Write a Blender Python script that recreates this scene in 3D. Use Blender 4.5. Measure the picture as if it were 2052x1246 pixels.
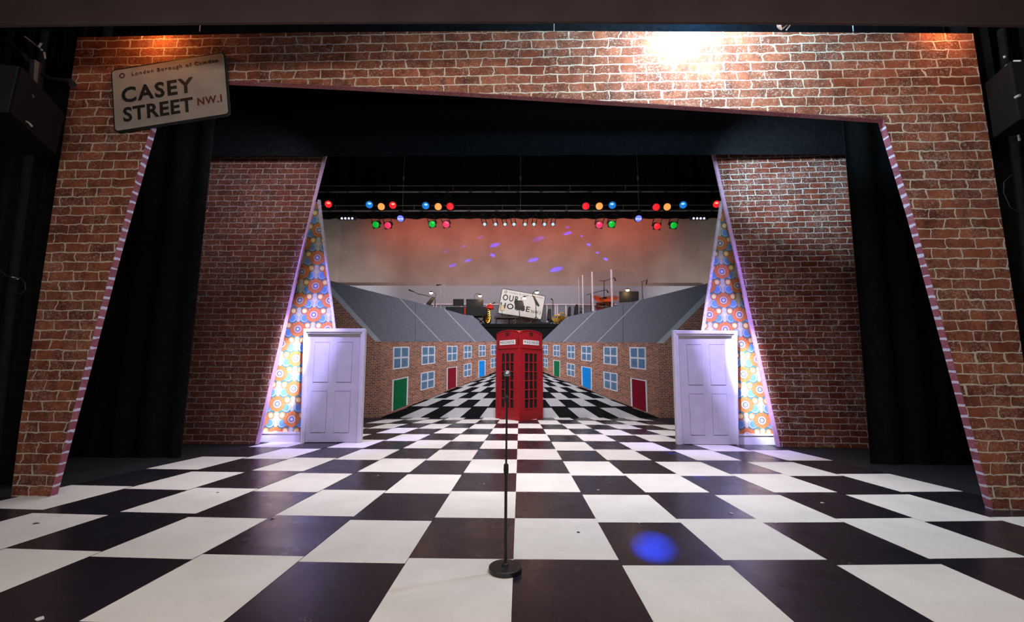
import bpy, bmesh, math, random
from mathutils import Vector, Matrix
random.seed(7)
for o in list(bpy.data.objects): bpy.data.objects.remove(o)
SC = bpy.context.scene
COL = SC.collection
R = math.radians

# ------------------------------------------------------------------ camera
FPX = 890.0; PITCH = .135; YAW = -.0145; ROLL = .004
CAM = Vector((0, 0, 1.4))
def axes():
    cp, sp, cy, sy, cr, sr = math.cos(PITCH), math.sin(PITCH), math.cos(YAW), math.sin(YAW), math.cos(ROLL), math.sin(ROLL)
    f = Vector((sy*cp, cy*cp, sp)); rt = Vector((cy, -sy, 0)); up = rt.cross(f)
    return cr*rt+sr*up, -sr*rt+cr*up, f
AR, AU, AF = axes()
cd = bpy.data.cameras.new('camera'); cam = bpy.data.objects.new('camera', cd); COL.objects.link(cam)
M = Matrix((AR, AU, -AF)).transposed().to_4x4(); M.translation = CAM
cam.matrix_world = M
cd.sensor_width = 36; cd.lens = FPX*36/2052; cd.clip_start = .05; cd.clip_end = 200
SC.camera = cam
SC.view_settings.view_transform = 'Standard'; SC.view_settings.look = 'None'
SC.view_settings.gamma = 1; SC.view_settings.use_curve_mapping = False
SC.view_settings.exposure = 0
w = bpy.data.worlds.new('world'); SC.world = w; w.use_nodes = True
w.node_tree.nodes['Background'].inputs[0].default_value = (.60, .56, .62, 1)
w.node_tree.nodes['Background'].inputs[1].default_value = .05

# ------------------------------------------------------------------ lights
def look(o, tgt):
    o.rotation_euler = (Vector(tgt)-o.location).to_track_quat('-Z', 'Y').to_euler()
def area(name, loc, tgt, sx, sy, power, col, spread=180):
    l = bpy.data.lights.new(name, 'AREA'); l.shape = 'RECTANGLE'; l.size = sx; l.size_y = sy
    l.energy = power; l.color = col; l.spread = R(spread)
    o = bpy.data.objects.new(name, l); COL.objects.link(o); o.location = loc; look(o, tgt); return o
def spot(name, loc, tgt, deg, power, col, blend=.4, rad=.05):
    l = bpy.data.lights.new(name, 'SPOT'); l.spot_size = R(deg); l.spot_blend = blend
    l.energy = power; l.color = col; l.shadow_soft_size = rad
    o = bpy.data.objects.new(name, l); COL.objects.link(o); o.location = loc; look(o, tgt); return o
# pixel of the photograph -> point of the place, on a plane of given depth or on the floor
def ray(px, py): return (px-1026)/FPX*AR-(py-623)/FPX*AU+AF
def at(px, py, Y): d = ray(px, py); return CAM+d*(Y/d.y)
def fl(px, py): d = ray(px, py); return CAM+d*(-1.4/d.z)

# front of house wash
area('wash_front', (0, -.4, 3.6), (0, 5.0, 2.4), 10, .6, 180, (1, .86, .74))
area('wash_stage', (0, 6.5, 7.6), (0, 6.5, 0), 9.0, .6, 175, (1, .93, .93), 75)
area('wash_upstage', (0, 9.3, 5.6), (0, 13.4, .8), 5.5, .4, 195, (.95, .93, 1.0), 120)
area('wash_near', (0, 2.4, 6.5), (0, 2.6, 0), 8, 1, 60, (1, .88, .80), 100)
area('wash_mid', (0, 10.8, 7.6), (0, 10.8, 0), 6, .6, 85, (1, .95, .95), 75)
# purple spots across the wallpaper flats and doors
LAMPS_CUT = []
for sd, nm in ((-1, 'left'), (1, 'right')):
    dx, px_d, px_p, px_h = (sd*4.7, 640 if sd < 0 else 1440, 552 if sd < 0 else 1520, 553 if sd < 0 else 1518)
    for kind, pos_, tgt_, deg, pw, c_ in (('door', (dx, 6.6, 6.6), at(px_d, 770, 9), 38, 1500, (.36, .28, 1)),
                                          ('paper', (sd*1.6, 6.6, 6.6), at(px_p, 765, 9), 19, 5600, (.50, .46, 1)),
                                          ('hot', (sd*2.6, 6.6, 6.6), at(px_h, 778, 9), 9.5, 14000, (.84, .90, 1))):
        spot('spot_%s_%s' % (kind, nm), pos_, tgt_, deg, pw, c_, .7, .012)
        LAMPS_CUT.append((Vector(pos_), Vector(tgt_), sd, kind, nm))
# spots grazing the top of the brick portal
def bulb(name, loc, power, col, rad=.05):
    l = bpy.data.lights.new(name, 'POINT'); l.energy = power; l.color = col; l.shadow_soft_size = rad
    o = bpy.data.objects.new(name, l); COL.objects.link(o); o.location = loc; return o
bulb('header_lamp_white', at(1395, 34, 4.62), 130, (.80, .93, 1))
bulb('header_lamp_cool', at(1440, -70, 4.3), 330, (.45, .82, 1), .1)
bulb('header_lamp_blue', at(1420, -30, 5.6), 70, (.02, .42, 1), .05)
bulb('header_lamp_left', at(287, 36, 4.8), 13, (1, .34, .08), .03)
bulb('header_lamp_right', at(1918, 40, 4.7), 9, (1, .38, .12), .03)
area('wash_header', (1.6, 4.12, 5.35), (1.6, 5.0, 4.2), 7, .1, 20, (1, .86, .74))
# bluish white wash on the right hand brick flat
spot('spot_flat_right', (2.4, 6.4, 5.3), at(1620, 350, 8.7), 50, 1250, (.62, .86, 1), 1, .1)
spot('spot_flat_left', (-2.4, 6.4, 5.55), at(455, 400, 8.7), 52, 420, (.9, .86, .95), 1, .1)
# upstage cloth
area('wash_cloth_red', (0, 16.6, 8.2), (0, 18, 6.4), 12, .2, 110, (1, .15, .05), 120)
spot('spot_cloth_left', (-5.2, 14.4, 3.25), (-8.2, 18, 4.4), 100, 480, (1, .95, .90), 1, .1)
spot('spot_cloth_right', (5.3, 14.4, 3.25), (8.4, 18, 4.4), 100, 430, (1, .92, .86), 1, .1)
area('wash_cloth_low', (0, 13.6, 6.6), (0, 18, 4.6), 12, .3, 92, (1, .84, .82), 110)
# blue beams of the moving heads: patches on the floor and on the cloth
for i, (px, py, deg, e) in enumerate([(1310, 1092, 2.5, 55), (1345, 908, 1.9, 110), (1404, 957, 1.9, 80), (1065, 935, 3, 10), (1075, 893, 3, 8)]):
    spot('beam_floor_%d' % i, at(1279, 436, 12.3).lerp(fl(px, py), .05), fl(px, py), deg, e*50, (.01, .06, 1), 1, .01)
for i, (px, py, deg, e) in enumerate([(985, 492, 1.3, 1), (984, 509, 1.3, 1), (931, 523, .9, 1), (900, 533, 1.0, .7), (1062, 522, 1.3, 1), (1108, 541, 1.6, 1.2),
        (1144, 465, 1.1, 1), (1163, 471, .6, 1), (1177, 488, 1.0, 1.3), (1194, 504, .7, 1.2), (1211, 517, 1.1, 1), (1085, 476, 1.7, .3), (968, 473, .8, .3), (1143, 453, .6, .7), (900, 501, .8, .25), (935, 491, .8, .25)]):
    # the moving heads throw these at a shallow angle, so each patch is drawn out sideways
    t_ = at(px, py, 17.95); right = i in (2, 3, 4, 5, 0)
    src = t_+Vector((3.2 if not right else -3.2, -1.25, -.9 if right else .9))
    if i in (8, 9, 10, 7, 1): src = t_+Vector((-2.0, -1.6, 1.0))
    spot('beam_cloth_%d' % i, src, t_, deg*2.1, e*5000, (.02, .03, 1), .5, .01)

# ------------------------------------------------------------------ node expressions
class X:
    nt = None
    def __init__(s, v): s.v = v
    @staticmethod
    def op(op, *a):
        n = X.nt.nodes.new('ShaderNodeMath'); n.operation = op
        for i, q in enumerate(a):
            q = q.v if isinstance(q, X) else q
            if isinstance(q, (int, float)): n.inputs[i].default_value = q
            else: X.nt.links.new(q, n.inputs[i])
        return X(n.outputs[0])
    def __add__(s, o): return X.op('ADD', s, o)
    __radd__ = __add__
    def __sub__(s, o): return X.op('SUBTRACT', s, o)
    def __rsub__(s, o): return X.op('SUBTRACT', o, s)
    def __mul__(s, o): return X.op('MULTIPLY', s, o)
    __rmul__ = __mul__
    def __truediv__(s, o): return X.op('DIVIDE', s, o)
    def abs(s): return X.op('ABSOLUTE', s)
    def lt(s, o): return X.op('LESS_THAN', s, o)
    def gt(s, o): return X.op('GREATER_THAN', s, o)
    def frac(s): return X.op('FRACT', s)
    def sqrt(s): return X.op('SQRT', s)
def link(nt, a, b): nt.links.new(a, b)
def mixc(nt, fac, a, b):
    n = nt.nodes.new('ShaderNodeMix'); n.data_type = 'RGBA'
    for i, q in ((0, fac), (6, a), (7, b)):
        q = q.v if isinstance(q, X) else q
        if isinstance(q, (int, float)): n.inputs[i].default_value = q
        elif isinstance(q, tuple): n.inputs[i].default_value = (*q, 1)
        else: nt.links.new(q, n.inputs[i])
    return n.outputs[2]
def base(name, rough=.7, metal=0, spec=.3):
    m = bpy.data.materials.new(name); m.use_nodes = True; nt = m.node_tree; b = nt.nodes['Principled BSDF']
    b.inputs['Roughness'].default_value = rough; b.inputs['Metallic'].default_value = metal
    b.inputs['Specular IOR Level'].default_value = spec
    return m, nt, b
def noise(nt, vec, scale, detail=3, rough=.5, dist=0):
    n = nt.nodes.new('ShaderNodeTexNoise'); n.inputs['Scale'].default_value = scale; n.inputs['Detail'].default_value = detail
    n.inputs['Roughness'].default_value = rough; n.inputs['Distortion'].default_value = dist
    if vec is not None: nt.links.new(vec, n.inputs['Vector'])
    return n.outputs['Fac']
def ramp(nt, fac, p0, p1, a=(0, 0, 0), b=(1, 1, 1)):
    n = nt.nodes.new('ShaderNodeValToRGB'); n.color_ramp.elements[0].position = p0; n.color_ramp.elements[1].position = p1
    n.color_ramp.elements[0].color = (*a, 1); n.color_ramp.elements[1].color = (*b, 1)
    nt.links.new(fac, n.inputs[0]); return n.outputs[0]
def pos(nt): return nt.nodes.new('ShaderNodeNewGeometry').outputs['Position']
def plain(name, col, rough=.6, metal=0, var=.12, scale=9, spec=.3, bump=0):
    m, nt, b = base(name, rough, metal, spec); p = pos(nt)
    f = noise(nt, p, scale, 4)
    c2 = tuple(max(0, c*(1-var)) for c in col); c1 = tuple(min(1, c*(1+var)) for c in col)
    nt.links.new(ramp(nt, f, .3, .7, c2, c1), b.inputs['Base Color'])
    if bump:
        bn = nt.nodes.new('ShaderNodeBump'); bn.inputs['Strength'].default_value = bump; bn.inputs['Distance'].default_value = .01
        nt.links.new(noise(nt, p, 60, 3), bn.inputs['Height']); nt.links.new(bn.outputs[0], b.inputs['Normal'])
    return m
def glow(name, col, strength, basec=None):
    m, nt, b = base(name, .3, 0, .5)
    b.inputs['Base Color'].default_value = (*(basec or col), 1)
    b.inputs['Emission Color'].default_value = (*col, 1); b.inputs['Emission Strength'].default_value = strength
    return m
def brick(name, bw, bh, mortar, c1, c2, cm, white=.5, wscale=2.2, dark=.5, streak=.55, off=(0, 0), slope=0, patch=(.48, .66)):
    m, nt, b = base(name, .85, 0, .15); X.nt = nt
    p = pos(nt); sp = nt.nodes.new('ShaderNodeSeparateXYZ'); nt.links.new(p, sp.inputs[0])
    cb = nt.nodes.new('ShaderNodeCombineXYZ')
    x, z = X(sp.outputs[0]), X(sp.outputs[2])
    nx = X(noise(nt, p, 7, 2)); nz = X(noise(nt, p, 5.3, 2, .5, 1.5))
    k = bh/.116
    xx = x+(nx-.5)*(.10*k)+off[0]
    zz = z+(nz-.5)*(.040*k)+off[1]+x*slope
    nt.links.new(xx.v, cb.inputs[0]); nt.links.new(zz.v, cb.inputs[1])
    t = nt.nodes.new('ShaderNodeTexBrick'); nt.links.new(cb.outputs[0], t.inputs['Vector'])
    t.inputs['Scale'].default_value = 1; t.inputs['Brick Width'].default_value = bw; t.inputs['Row Height'].default_value = bh
    ms_ = X(ramp(nt, noise(nt, p, 6/k, 3, .6), .3, .75))*(mortar*1.15)+mortar*.55; nt.links.new(ms_.v, t.inputs['Mortar Size'])
    t.inputs['Mortar Smooth'].default_value = .25; t.inputs['Bias'].default_value = 0
    t.inputs['Color1'].default_value = (*c1, 1); t.inputs['Color2'].default_value = (*c2, 1); t.inputs['Mortar'].default_value = (*cm, 1)
    t.offset = .5
    col = t.outputs['Color']
    # darker burnt blotches on the faces of the bricks
    dk = ramp(nt, noise(nt, p, 5/k, 5, .65), .42, .68)
    col = mixc(nt, X(dk)*dark*(1-X(t.outputs['Fac'])), col, (c2[0]*.35, c2[1]*.4, c2[2]*.5))
    # lime bloom and scratches
    st = X(noise(nt, p, 15/k, 4, .6, 2.2)); pa = X(ramp(nt, noise(nt, p, wscale, 4, .6), *patch))
    line = ((st-.5).abs()).lt(.024)*X(ramp(nt, noise(nt, p, 38/k, 3, .6), .47, .56))
    fine = X(ramp(nt, noise(nt, p, 45/k, 5, .7, 1.0), .52, .66))
    fac = line*streak*X(ramp(nt, noise(nt, p, 4/k, 3), .36, .56))
    fac = X.op('MAXIMUM', fac, pa*fine*white)
    col = mixc(nt, fac, col, tuple(q*1.05 for q in cm))
    nt.links.new(col, b.inputs['Base Color'])
    bn = nt.nodes.new('ShaderNodeBump'); bn.inputs['Strength'].default_value = .35; bn.inputs['Distance'].default_value = .004*k; bn.invert = True
    nt.links.new(t.outputs['Fac'], bn.inputs['Height']); nt.links.new(bn.outputs[0], b.inputs['Normal'])
    return m
def wallpaper(name, cx, cz):
    m, nt, b = base(name, .6, 0, .2); X.nt = nt
    sp = nt.nodes.new('ShaderNodeSeparateXYZ'); nt.links.new(pos(nt), sp.inputs[0])
    u = (X(sp.outputs[0])-cx)/.60; v = (X(sp.outputs[2])-cz)/.60
    def hyp(a, bb): return (a*a+bb*bb).sqrt()
    cream = (.46, .46, .40); sky = (.12, .27, .52); teal = (.02, .22, .27); tan = (.50, .22, .08); yel = (.80, .66, .30); orange = (.58, .19, .06); ink = (.05, .06, .16)
    col = cream; yl = None
    frames = []
    for s in (0, .5):
        fx = (u+(.5+s)).frac()-.5; fz = (v+(.5+s)).frac()-.5
        frames.append((fx, fz))
    def layer(fn, c):
        nonlocal col
        f = None
        for fx, fz in frames:
            ax = fx.abs(); zz = fz-(fz.gt(0))     # -1..0 below the flower
            g = fn(ax, zz, fx, fz); f = g if f is None else X.op('MAXIMUM', f, g)
        col = mixc(nt, f, col, c)
    def disc(dx, dz, r, kx=1, kz=1):
        return lambda ax, zz, fx, fz: hyp((ax-dx)*kx, (zz-dz)*kz).lt(r)
    layer(disc(.26, -.245, .125, .62, 1.25), teal); layer(disc(.25, -.755, .125, .62, 1.25), teal)
    layer(disc(.20, -.62, .150), ink); layer(disc(.20, -.62, .139), (.42, .45, .50)); layer(disc(.215, -.62, .115), sky)
    layer(disc(.19, -.375, .125), ink); layer(disc(.19, -.375, .115), tan); layer(disc(.185, -.375, .072), yel)
    layer(disc(0, -.5, .045, 1.2, .8), (.55, .55, .30))
    # flowers
    def flower(r0, c, petal=0):
        def fn(ax, zz, fx, fz):
            r = hyp(fx, fz)
            if petal:
                th = X.op('ARCTAN2', fz, fx); lob = X.op('COSINE', th*14)
                return r.lt(lob*petal+r0)
            return r.lt(r0)
        layer(fn, c)
    flower(.262, (.35, .08, .05), .012); flower(.250, orange, .012)
    def spokes(ax, zz, fx, fz):
        r = hyp(fx, fz); th = X.op('ARCTAN2', fz, fx)
        return (X.op('COSINE', th*7)).abs().lt(.16)*r.lt(.235)*r.gt(.14)
    layer(spokes, (.45, .10, .04))
    flower(.145, (.10, .07, .18)); flower(.132, (.62, .42, .25)); flower(.085, ink); flower(.068, (.20, .25, .55)); flower(.040, (.55, .60, .75))
    nt.links.new(col, b.inputs['Base Color'])
    return m

# ------------------------------------------------------------------ materials
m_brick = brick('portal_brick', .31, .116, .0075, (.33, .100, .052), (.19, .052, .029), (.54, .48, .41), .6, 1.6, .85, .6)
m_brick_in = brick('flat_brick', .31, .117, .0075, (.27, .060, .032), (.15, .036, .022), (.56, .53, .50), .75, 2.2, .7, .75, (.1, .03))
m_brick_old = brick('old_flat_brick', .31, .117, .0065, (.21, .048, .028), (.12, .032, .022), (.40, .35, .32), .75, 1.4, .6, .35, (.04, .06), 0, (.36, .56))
m_brick_rev_lit = brick('reveal_brick_side_lit', 30, .118, .015, (.36, .10, .13), (.26, .07, .10), (.62, .56, .74), .25, 2, .3, .3)  # purple light on the reveal is painted into its two pinker bricks
m_brick_revt_lit = brick('reveal_brick_top_lit', .31, 9, .016, (.30, .075, .085), (.24, .06, .07), (.58, .48, .50), .15, 2, .3, .3, (0, 3))
m_brick_gable = brick('gable_brick', .135, .052, .006, (.30, .10, .06), (.14, .045, .03), (.42, .34, .28), .3, 5, .6, .3)
m_brick_terL = brick('terrace_brick_left', .118, .043, .0042, (.42, .13, .07), (.15, .05, .035), (.46, .40, .34), .5, 7, .65, .3, (0, 0), -.12)
m_brick_terR = brick('terrace_brick_right', .118, .043, .0042, (.42, .13, .07), (.15, .05, .035), (.46, .40, .34), .5, 7, .65, .3, (0, 0), .12)
m_black = plain('black_serge', (.0095, .0095, .010), .95, 0, .3, 14, .05)
m_blackblue = plain('black_border_serge', (.009, .0095, .012), .95, 0, .3, 14, .05)
m_blackrear = plain('black_rear_serge', (.022, .021, .021), .95, 0, .35, 14, .05)
m_wallblk = plain('black_wall_paint', (.004, .004, .004), .95, 0, .3, 3, .05)
m_header = plain('dark_brown_header', (.060, .040, .040), .8, 0, .12, 2, .15)
m_kit = plain('black_powder_coat', (.012, .012, .013), .45, 0, .2, 20, .5)
m_kit2 = plain('black_plastic', (.010, .010, .011), .6, 0, .2, 20, .3)
m_cab = plain('speaker_cabinet_paint', (.007, .005, .0045), .75, 0, .2, 20, .12)
m_grille = plain('speaker_grille', (.020, .020, .026), .5, .3, .2, 90, .4)
m_steel = plain('pipe_steel', (.42, .40, .39), .4, .2, .2, 12, .5)
m_chrome = plain('chrome', (.62, .62, .62), .25, 1, .05, 30, .5)
m_door = plain('white_door_paint', (.50, .48, .52), .5, 0, .06, 5, .3)
m_line = plain('door_panel_line', (.20, .18, .26), .7, 0, .1, 9)
m_frame = plain('white_frame_paint', (.60, .58, .62), .45, 0, .05, 5, .3)
m_trim = plain('pink_edge_paint', (.66, .40, .62), .6, 0, .12, 14)
m_trim2 = plain('paper_edge', (.70, .60, .76), .6, 0, .25, 18)
m_red = plain('telephone_box_red', (.33, .010, .016), .42, 0, .22, 16, .35)
m_redtop_lit = plain('telephone_box_roof_lit_red', (.62, .16, .11), .4, 0, .1, 10, .4)  # paler red paints in the light falling on the box top
m_pane = plain('dark_pane', (.008, .009, .008), .25, 0, .3, 12, .5)
m_white = plain('white_sign_enamel', (.78, .76, .74), .5, 0, .05, 6)
m_ink = plain('black_lettering', (.012, .014, .014), .6, 0, .1, 9)
m_inkred = plain('dark_red_lettering', (.10, .012, .012), .6, 0, .1, 9)
m_inkbrown = plain('dark_brown_lettering', (.075, .028, .022), .6, 0, .1, 9)
m_plate = plain('street_sign_grey', (.34, .30, .275), .6, 0, .14, 3, .3)
m_roof = plain('grey_roof_paint', (.165, .165, .205), .9, 0, .12, 22, .1)
m_barge = plain('pale_bargeboard_paint', (.34, .37, .42), .8, 0, .05, 9, .1)
m_wline = plain('painted_white_line', (.50, .50, .54), .8, 0, .1, 9, .1)
m_wfr = plain('painted_window_white', (.60, .61, .68), .7, 0, .06, 9, .1)
m_wpane = plain('painted_window_blue', (.10, .19, .31), .7, 0, .2, 12, .1)
m_dgreen = plain('painted_door_green', (.006, .13, .045), .7, 0, .12, 12, .1)
m_dred = plain('painted_door_red', (.19, .008, .02), .7, 0, .12, 12, .1)
m_dblue = plain('painted_door_blue', (.008, .22, .66), .7, 0, .1, 12, .1)
m_pw = plain('backdrop_white_paint', (.50, .50, .52), .8, 0, .06, 5, .1)
m_pb = plain('backdrop_black_paint', (.008, .008, .010), .8, 0, .3, 5, .1)
m_cloth = plain('upstage_cloth', (.30, .265, .25), .95, 0, .16, 1.1, .05)
m_cloth_lit = plain('lit_cloth_grey', (.33, .345, .40), .95, 0, .08, 30, .05)  # light on the foot of the cloth, painted as a paler grey
m_grey = plain('grey_panel', (.22, .23, .27), .8, 0, .15, 12)
m_rail = plain('pale_rail_paint', (.80, .62, .70), .6, 0, .1, 12)
m_deck = plain('black_platform', (.008, .009, .009), .8, 0, .3, 10, .1)
m_gold = plain('lacquered_brass', (.85, .50, .09), .25, 1, .25, 30, .5)
m_cymbal = plain('bronze_cymbal', (.72, .30, .12), .3, .9, .2, 30, .5)
m_redcloth = plain('red_cloth', (.65, .03, .02), .8, 0, .15, 20)
m_wood = plain('dark_wood', (.05, .018, .012), .5, 0, .2, 14)
m_shade = plain('cream_lampshade', (.75, .62, .36), .8, 0, .05, 9)
m_drum = plain('drum_shell_red', (.30, .03, .02), .3, 0, .15, 9, .5)
m_skin = plain('drum_skin', (.6, .58, .55), .5, 0, .05, 9)
m_scrap = plain('paper_scrap', (.55, .55, .55), .7, 0, .1, 30)
m_scrapd = plain('dark_scrap', (.06, .04, .04), .7, 0, .1, 30)
m_micball = plain('microphone_grille', (.30, .36, .38), .35, .8, .35, 160, .5)
m_rust = plain('crown_dark_red', (.09, .006, .010), .6, 0, .1, 9)
m_perspex = bpy.data.materials.new('clear_perspex'); m_perspex.use_nodes = True
_nt = m_perspex.node_tree; _b = _nt.nodes['Principled BSDF']; _b.inputs['Transmission Weight'].default_value = 1; _b.inputs['Roughness'].default_value = .03
_b.inputs['IOR'].default_value = 1.05; _b.inputs['Base Color'].default_value = (.93, .93, .97, 1); _b.inputs['Specular IOR Level'].default_value = .5
m_pedge = plain('perspex_edge', (.75, .62, .68), .2, 0, .1, 9, .8)
g_red = glow('red_gel', (1, .02, .03), .85, (.5, .01, .01)); g_amber = glow('amber_gel', (1, .42, .10), .95, (.5, .2, .05)); g_blue = glow('blue_gel', (.01, .22, .75), .85, (.02, .15, .5))
g_green = glow('green_gel', (.0, .50, .03), .8, (.0, .25, .02)); g_pink = glow('pink_gel', (1, .035, .13), .85, (.5, .02, .07)); g_hotred = glow('hot_spot_on_red_gel', (1, .35, .20), 1.5)
g_hotblue = glow('hot_spot_on_blue_gel', (.35, .75, 1), 1.2)
g_led = glow('blue_led', (.10, .12, 1), 2.2); g_led2 = glow('white_led', (.55, .62, 1), 2.2); g_bulb = glow('warm_bulb', (1, .66, .30), 9); g_birdie = glow('birdie_lamp', (.40, .52, .56), .8)

def checker_mat(name, col, rough, dark):
    m, nt, b = base(name, rough, 0, .45); X.nt = nt; p = pos(nt)
    c = ramp(nt, noise(nt, p, 2.5, 5, .6), .3, .7, tuple(q*.92 for q in col), tuple(min(1, q*1.06) for q in col))
    # scuffs and scratches worn into the paint
    st = X(noise(nt, p, 2.6, 3, .5, 1.8)); ln = (st-.5).abs().lt(.0016)*X(ramp(nt, noise(nt, p, 1.3, 2), .5, .62))
    c = mixc(nt, ln*(.35 if dark else .3), c, (.16, .14, .16) if dark else (.30, .26, .25))
    sm = X(ramp(nt, noise(nt, p, 1.1, 5, .7, .4), .55, .8))
    c = mixc(nt, sm*(.25 if dark else .16), c, (.06, .055, .06) if dark else (.42, .38, .36))
    nt.links.new(c, b.inputs['Base Color'])
    rr = X(noise(nt, p, 3.5, 4))*.22+(rough-.1); nt.links.new(rr.v, b.inputs['Roughness'])
    return m
m_fw = checker_mat('white_floor_paint', (.70, .655, .64), .50, False)
m_fb = checker_mat('black_floor_paint', (.0155, .0130, .019), .27, True)
m_fd = checker_mat('dark_stage_floor', (.008, .009, .013), .6, True)

# ------------------------------------------------------------------ geometry helpers
class MB:
    def __init__(s): s.v = []; s.f = []; s.m = []
    def poly(s, pts, mi=0):
        n = len(s.v); s.v += [tuple(p) for p in pts]; s.f.append(tuple(range(n, n+len(pts)))); s.m.append(mi); return s
    def prism(s, pts, d, mi=0, mside=None):
        """closed solid: outline pts swept along vector d"""
        n = len(s.v); k = len(pts); pts = [Vector(p) for p in pts]; d = Vector(d)
        s.v += [tuple(p) for p in pts]+[tuple(p+d) for p in pts]
        nn = Vector((0, 0, 0))
        for i in range(k): nn += pts[i].cross(pts[(i+1) % k])
        flip = nn.dot(d) > 0
        a = list(range(n, n+k)); b_ = list(range(n+k, n+2*k))
        s.f.append(tuple(a[::-1] if flip else a)); s.m.append(mi)
        s.f.append(tuple(b_ if flip else b_[::-1])); s.m.append(mi)
        ms = mi if mside is None else mside
        for i in range(k):
            j = (i+1) % k
            q = (a[i], a[j], b_[j], b_[i]); s.f.append(q if flip else q[::-1]); s.m.append(ms)
        return s
    def box(s, x0, x1, y0, y1, z0, z1, mi=0):
        return s.prism([(x0, y0, z0), (x1, y0, z0), (x1, y0, z1), (x0, y0, z1)], (0, y1-y0, 0), mi)
    def tube(s, pts, r, n=8, mi=0):
        pts = [Vector(p) for p in pts]; rs = r if isinstance(r, (list, tuple)) else [r]*len(pts)
        b0 = len(s.v)
        for i, p in enumerate(pts):
            t = (pts[min(i+1, len(pts)-1)]-pts[max(i-1, 0)]).normalized()
            u = t.orthogonal().normalized() if i == 0 else (u-t*u.dot(t)).normalized()
            w_ = t.cross(u)
            for k in range(n):
                a = 2*math.pi*k/n; s.v.append(tuple(p+(u*math.cos(a)+w_*math.sin(a))*rs[i]))
        for i in range(len(pts)-1):
            for k in range(n):
                a = b0+i*n+k; c = b0+i*n+(k+1) % n
                s.f.append((a, c, c+n, a+n)); s.m.append(mi)
        s.f.append(tuple(b0+k for k in range(n))[::-1]); s.m.append(mi)
        e = b0+(len(pts)-1)*n; s.f.append(tuple(e+k for k in range(n))); s.m.append(mi)
        return s
    def lathe(s, prof, o, ax=(0, 0, 1), n=20, mi=0):
        """profile of (radius, height) along an axis from o"""
        ax = Vector(ax).normalized(); o = Vector(o)
        u = ax.orthogonal().normalized(); w_ = ax.cross(u); b0 = len(s.v)
        for r, h in prof:
            for k in range(n):
                a = 2*math.pi*k/n; s.v.append(tuple(o+ax*h+(u*math.cos(a)+w_*math.sin(a))*max(r, 1e-4)))
        for i in range(len(prof)-1):
            for k in range(n):
                a = b0+i*n+k; c = b0+i*n+(k+1) % n
                s.f.append((a, c, c+n, a+n)); s.m.append(mi)
        s.f.append(tuple(b0+k for k in range(n))[::-1]); s.m.append(mi)
        e = b0+(len(prof)-1)*n; s.f.append(tuple(e+k for k in range(n))); s.m.append(mi)
        return s
    def xf(s, mat):
        s.v = [tuple(mat @ Vector(p)) for p in s.v]; return s
    def build(s, name, mats, parent=None, smooth=False, bevel=0):
        me = bpy.data.meshes.new(name); 
        inv = parent_inv(parent)
        me.from_pydata([tuple(inv @ Vector(p)) for p in s.v], [], s.f)
        for m in (mats if isinstance(mats, (list, tuple)) else [mats]): me.materials.append(m)
        for p, mi in zip(me.polygons, s.m): p.material_index = mi; p.use_smooth = smooth
        me.update()
        if smooth:
            try: me.set_sharp_from_angle(angle=R(40))
            except Exception: pass
        o = bpy.data.objects.new(name, me); COL.objects.link(o)
        if parent is not None: o.parent = parent
        if bevel:
            b = o.modifiers.new('bevel', 'BEVEL'); b.width = bevel; b.segments = 2; b.limit_method = 'ANGLE'
        return o
def parent_inv(parent):
    mt = Matrix.Identity(4); p = parent; ch = []
    while p is not None: ch.append(p); p = p.parent
    for p in reversed(ch): mt = mt @ p.matrix_basis
    return mt.inverted()
def tag(o, label=None, cat=None, group=None, kind=None):
    if label: o['label'] = label
    if cat: o['category'] = cat
    if group: o['group'] = group
    if kind: o['kind'] = kind
    return o
def thing(name, label, cat, loc=(0, 0, 0), group=None):
    o = bpy.data.objects.new(name, None); COL.objects.link(o); o.location = loc; o.empty_display_size = .1
    return tag(o, label, cat, group)
def struct(name, mb, mats, **k): return tag(mb.build(name, mats, **k), kind='structure')

class Plane:
    """upright plane through two floor points, facing the audience"""
    def __init__(s, a, b):
        s.a = Vector(a); s.u = (Vector(b)-s.a).normalized(); s.n = Vector((0, 0, 1)).cross(s.u).normalized()
        if s.n.y < 0: s.n = -s.n      # n points upstage
    def hit(s, px, py, off=0):
        d = ray(px, py); t = ((s.a+s.n*off)-CAM).dot(s.n)/d.dot(s.n); return CAM+d*t
    def pts(s, l, off=0, floor=False):
        return [s.hit(x, y, off) for x, y in l]
def on_floor(p): p = Vector(p); p.z = 0; return p

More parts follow.
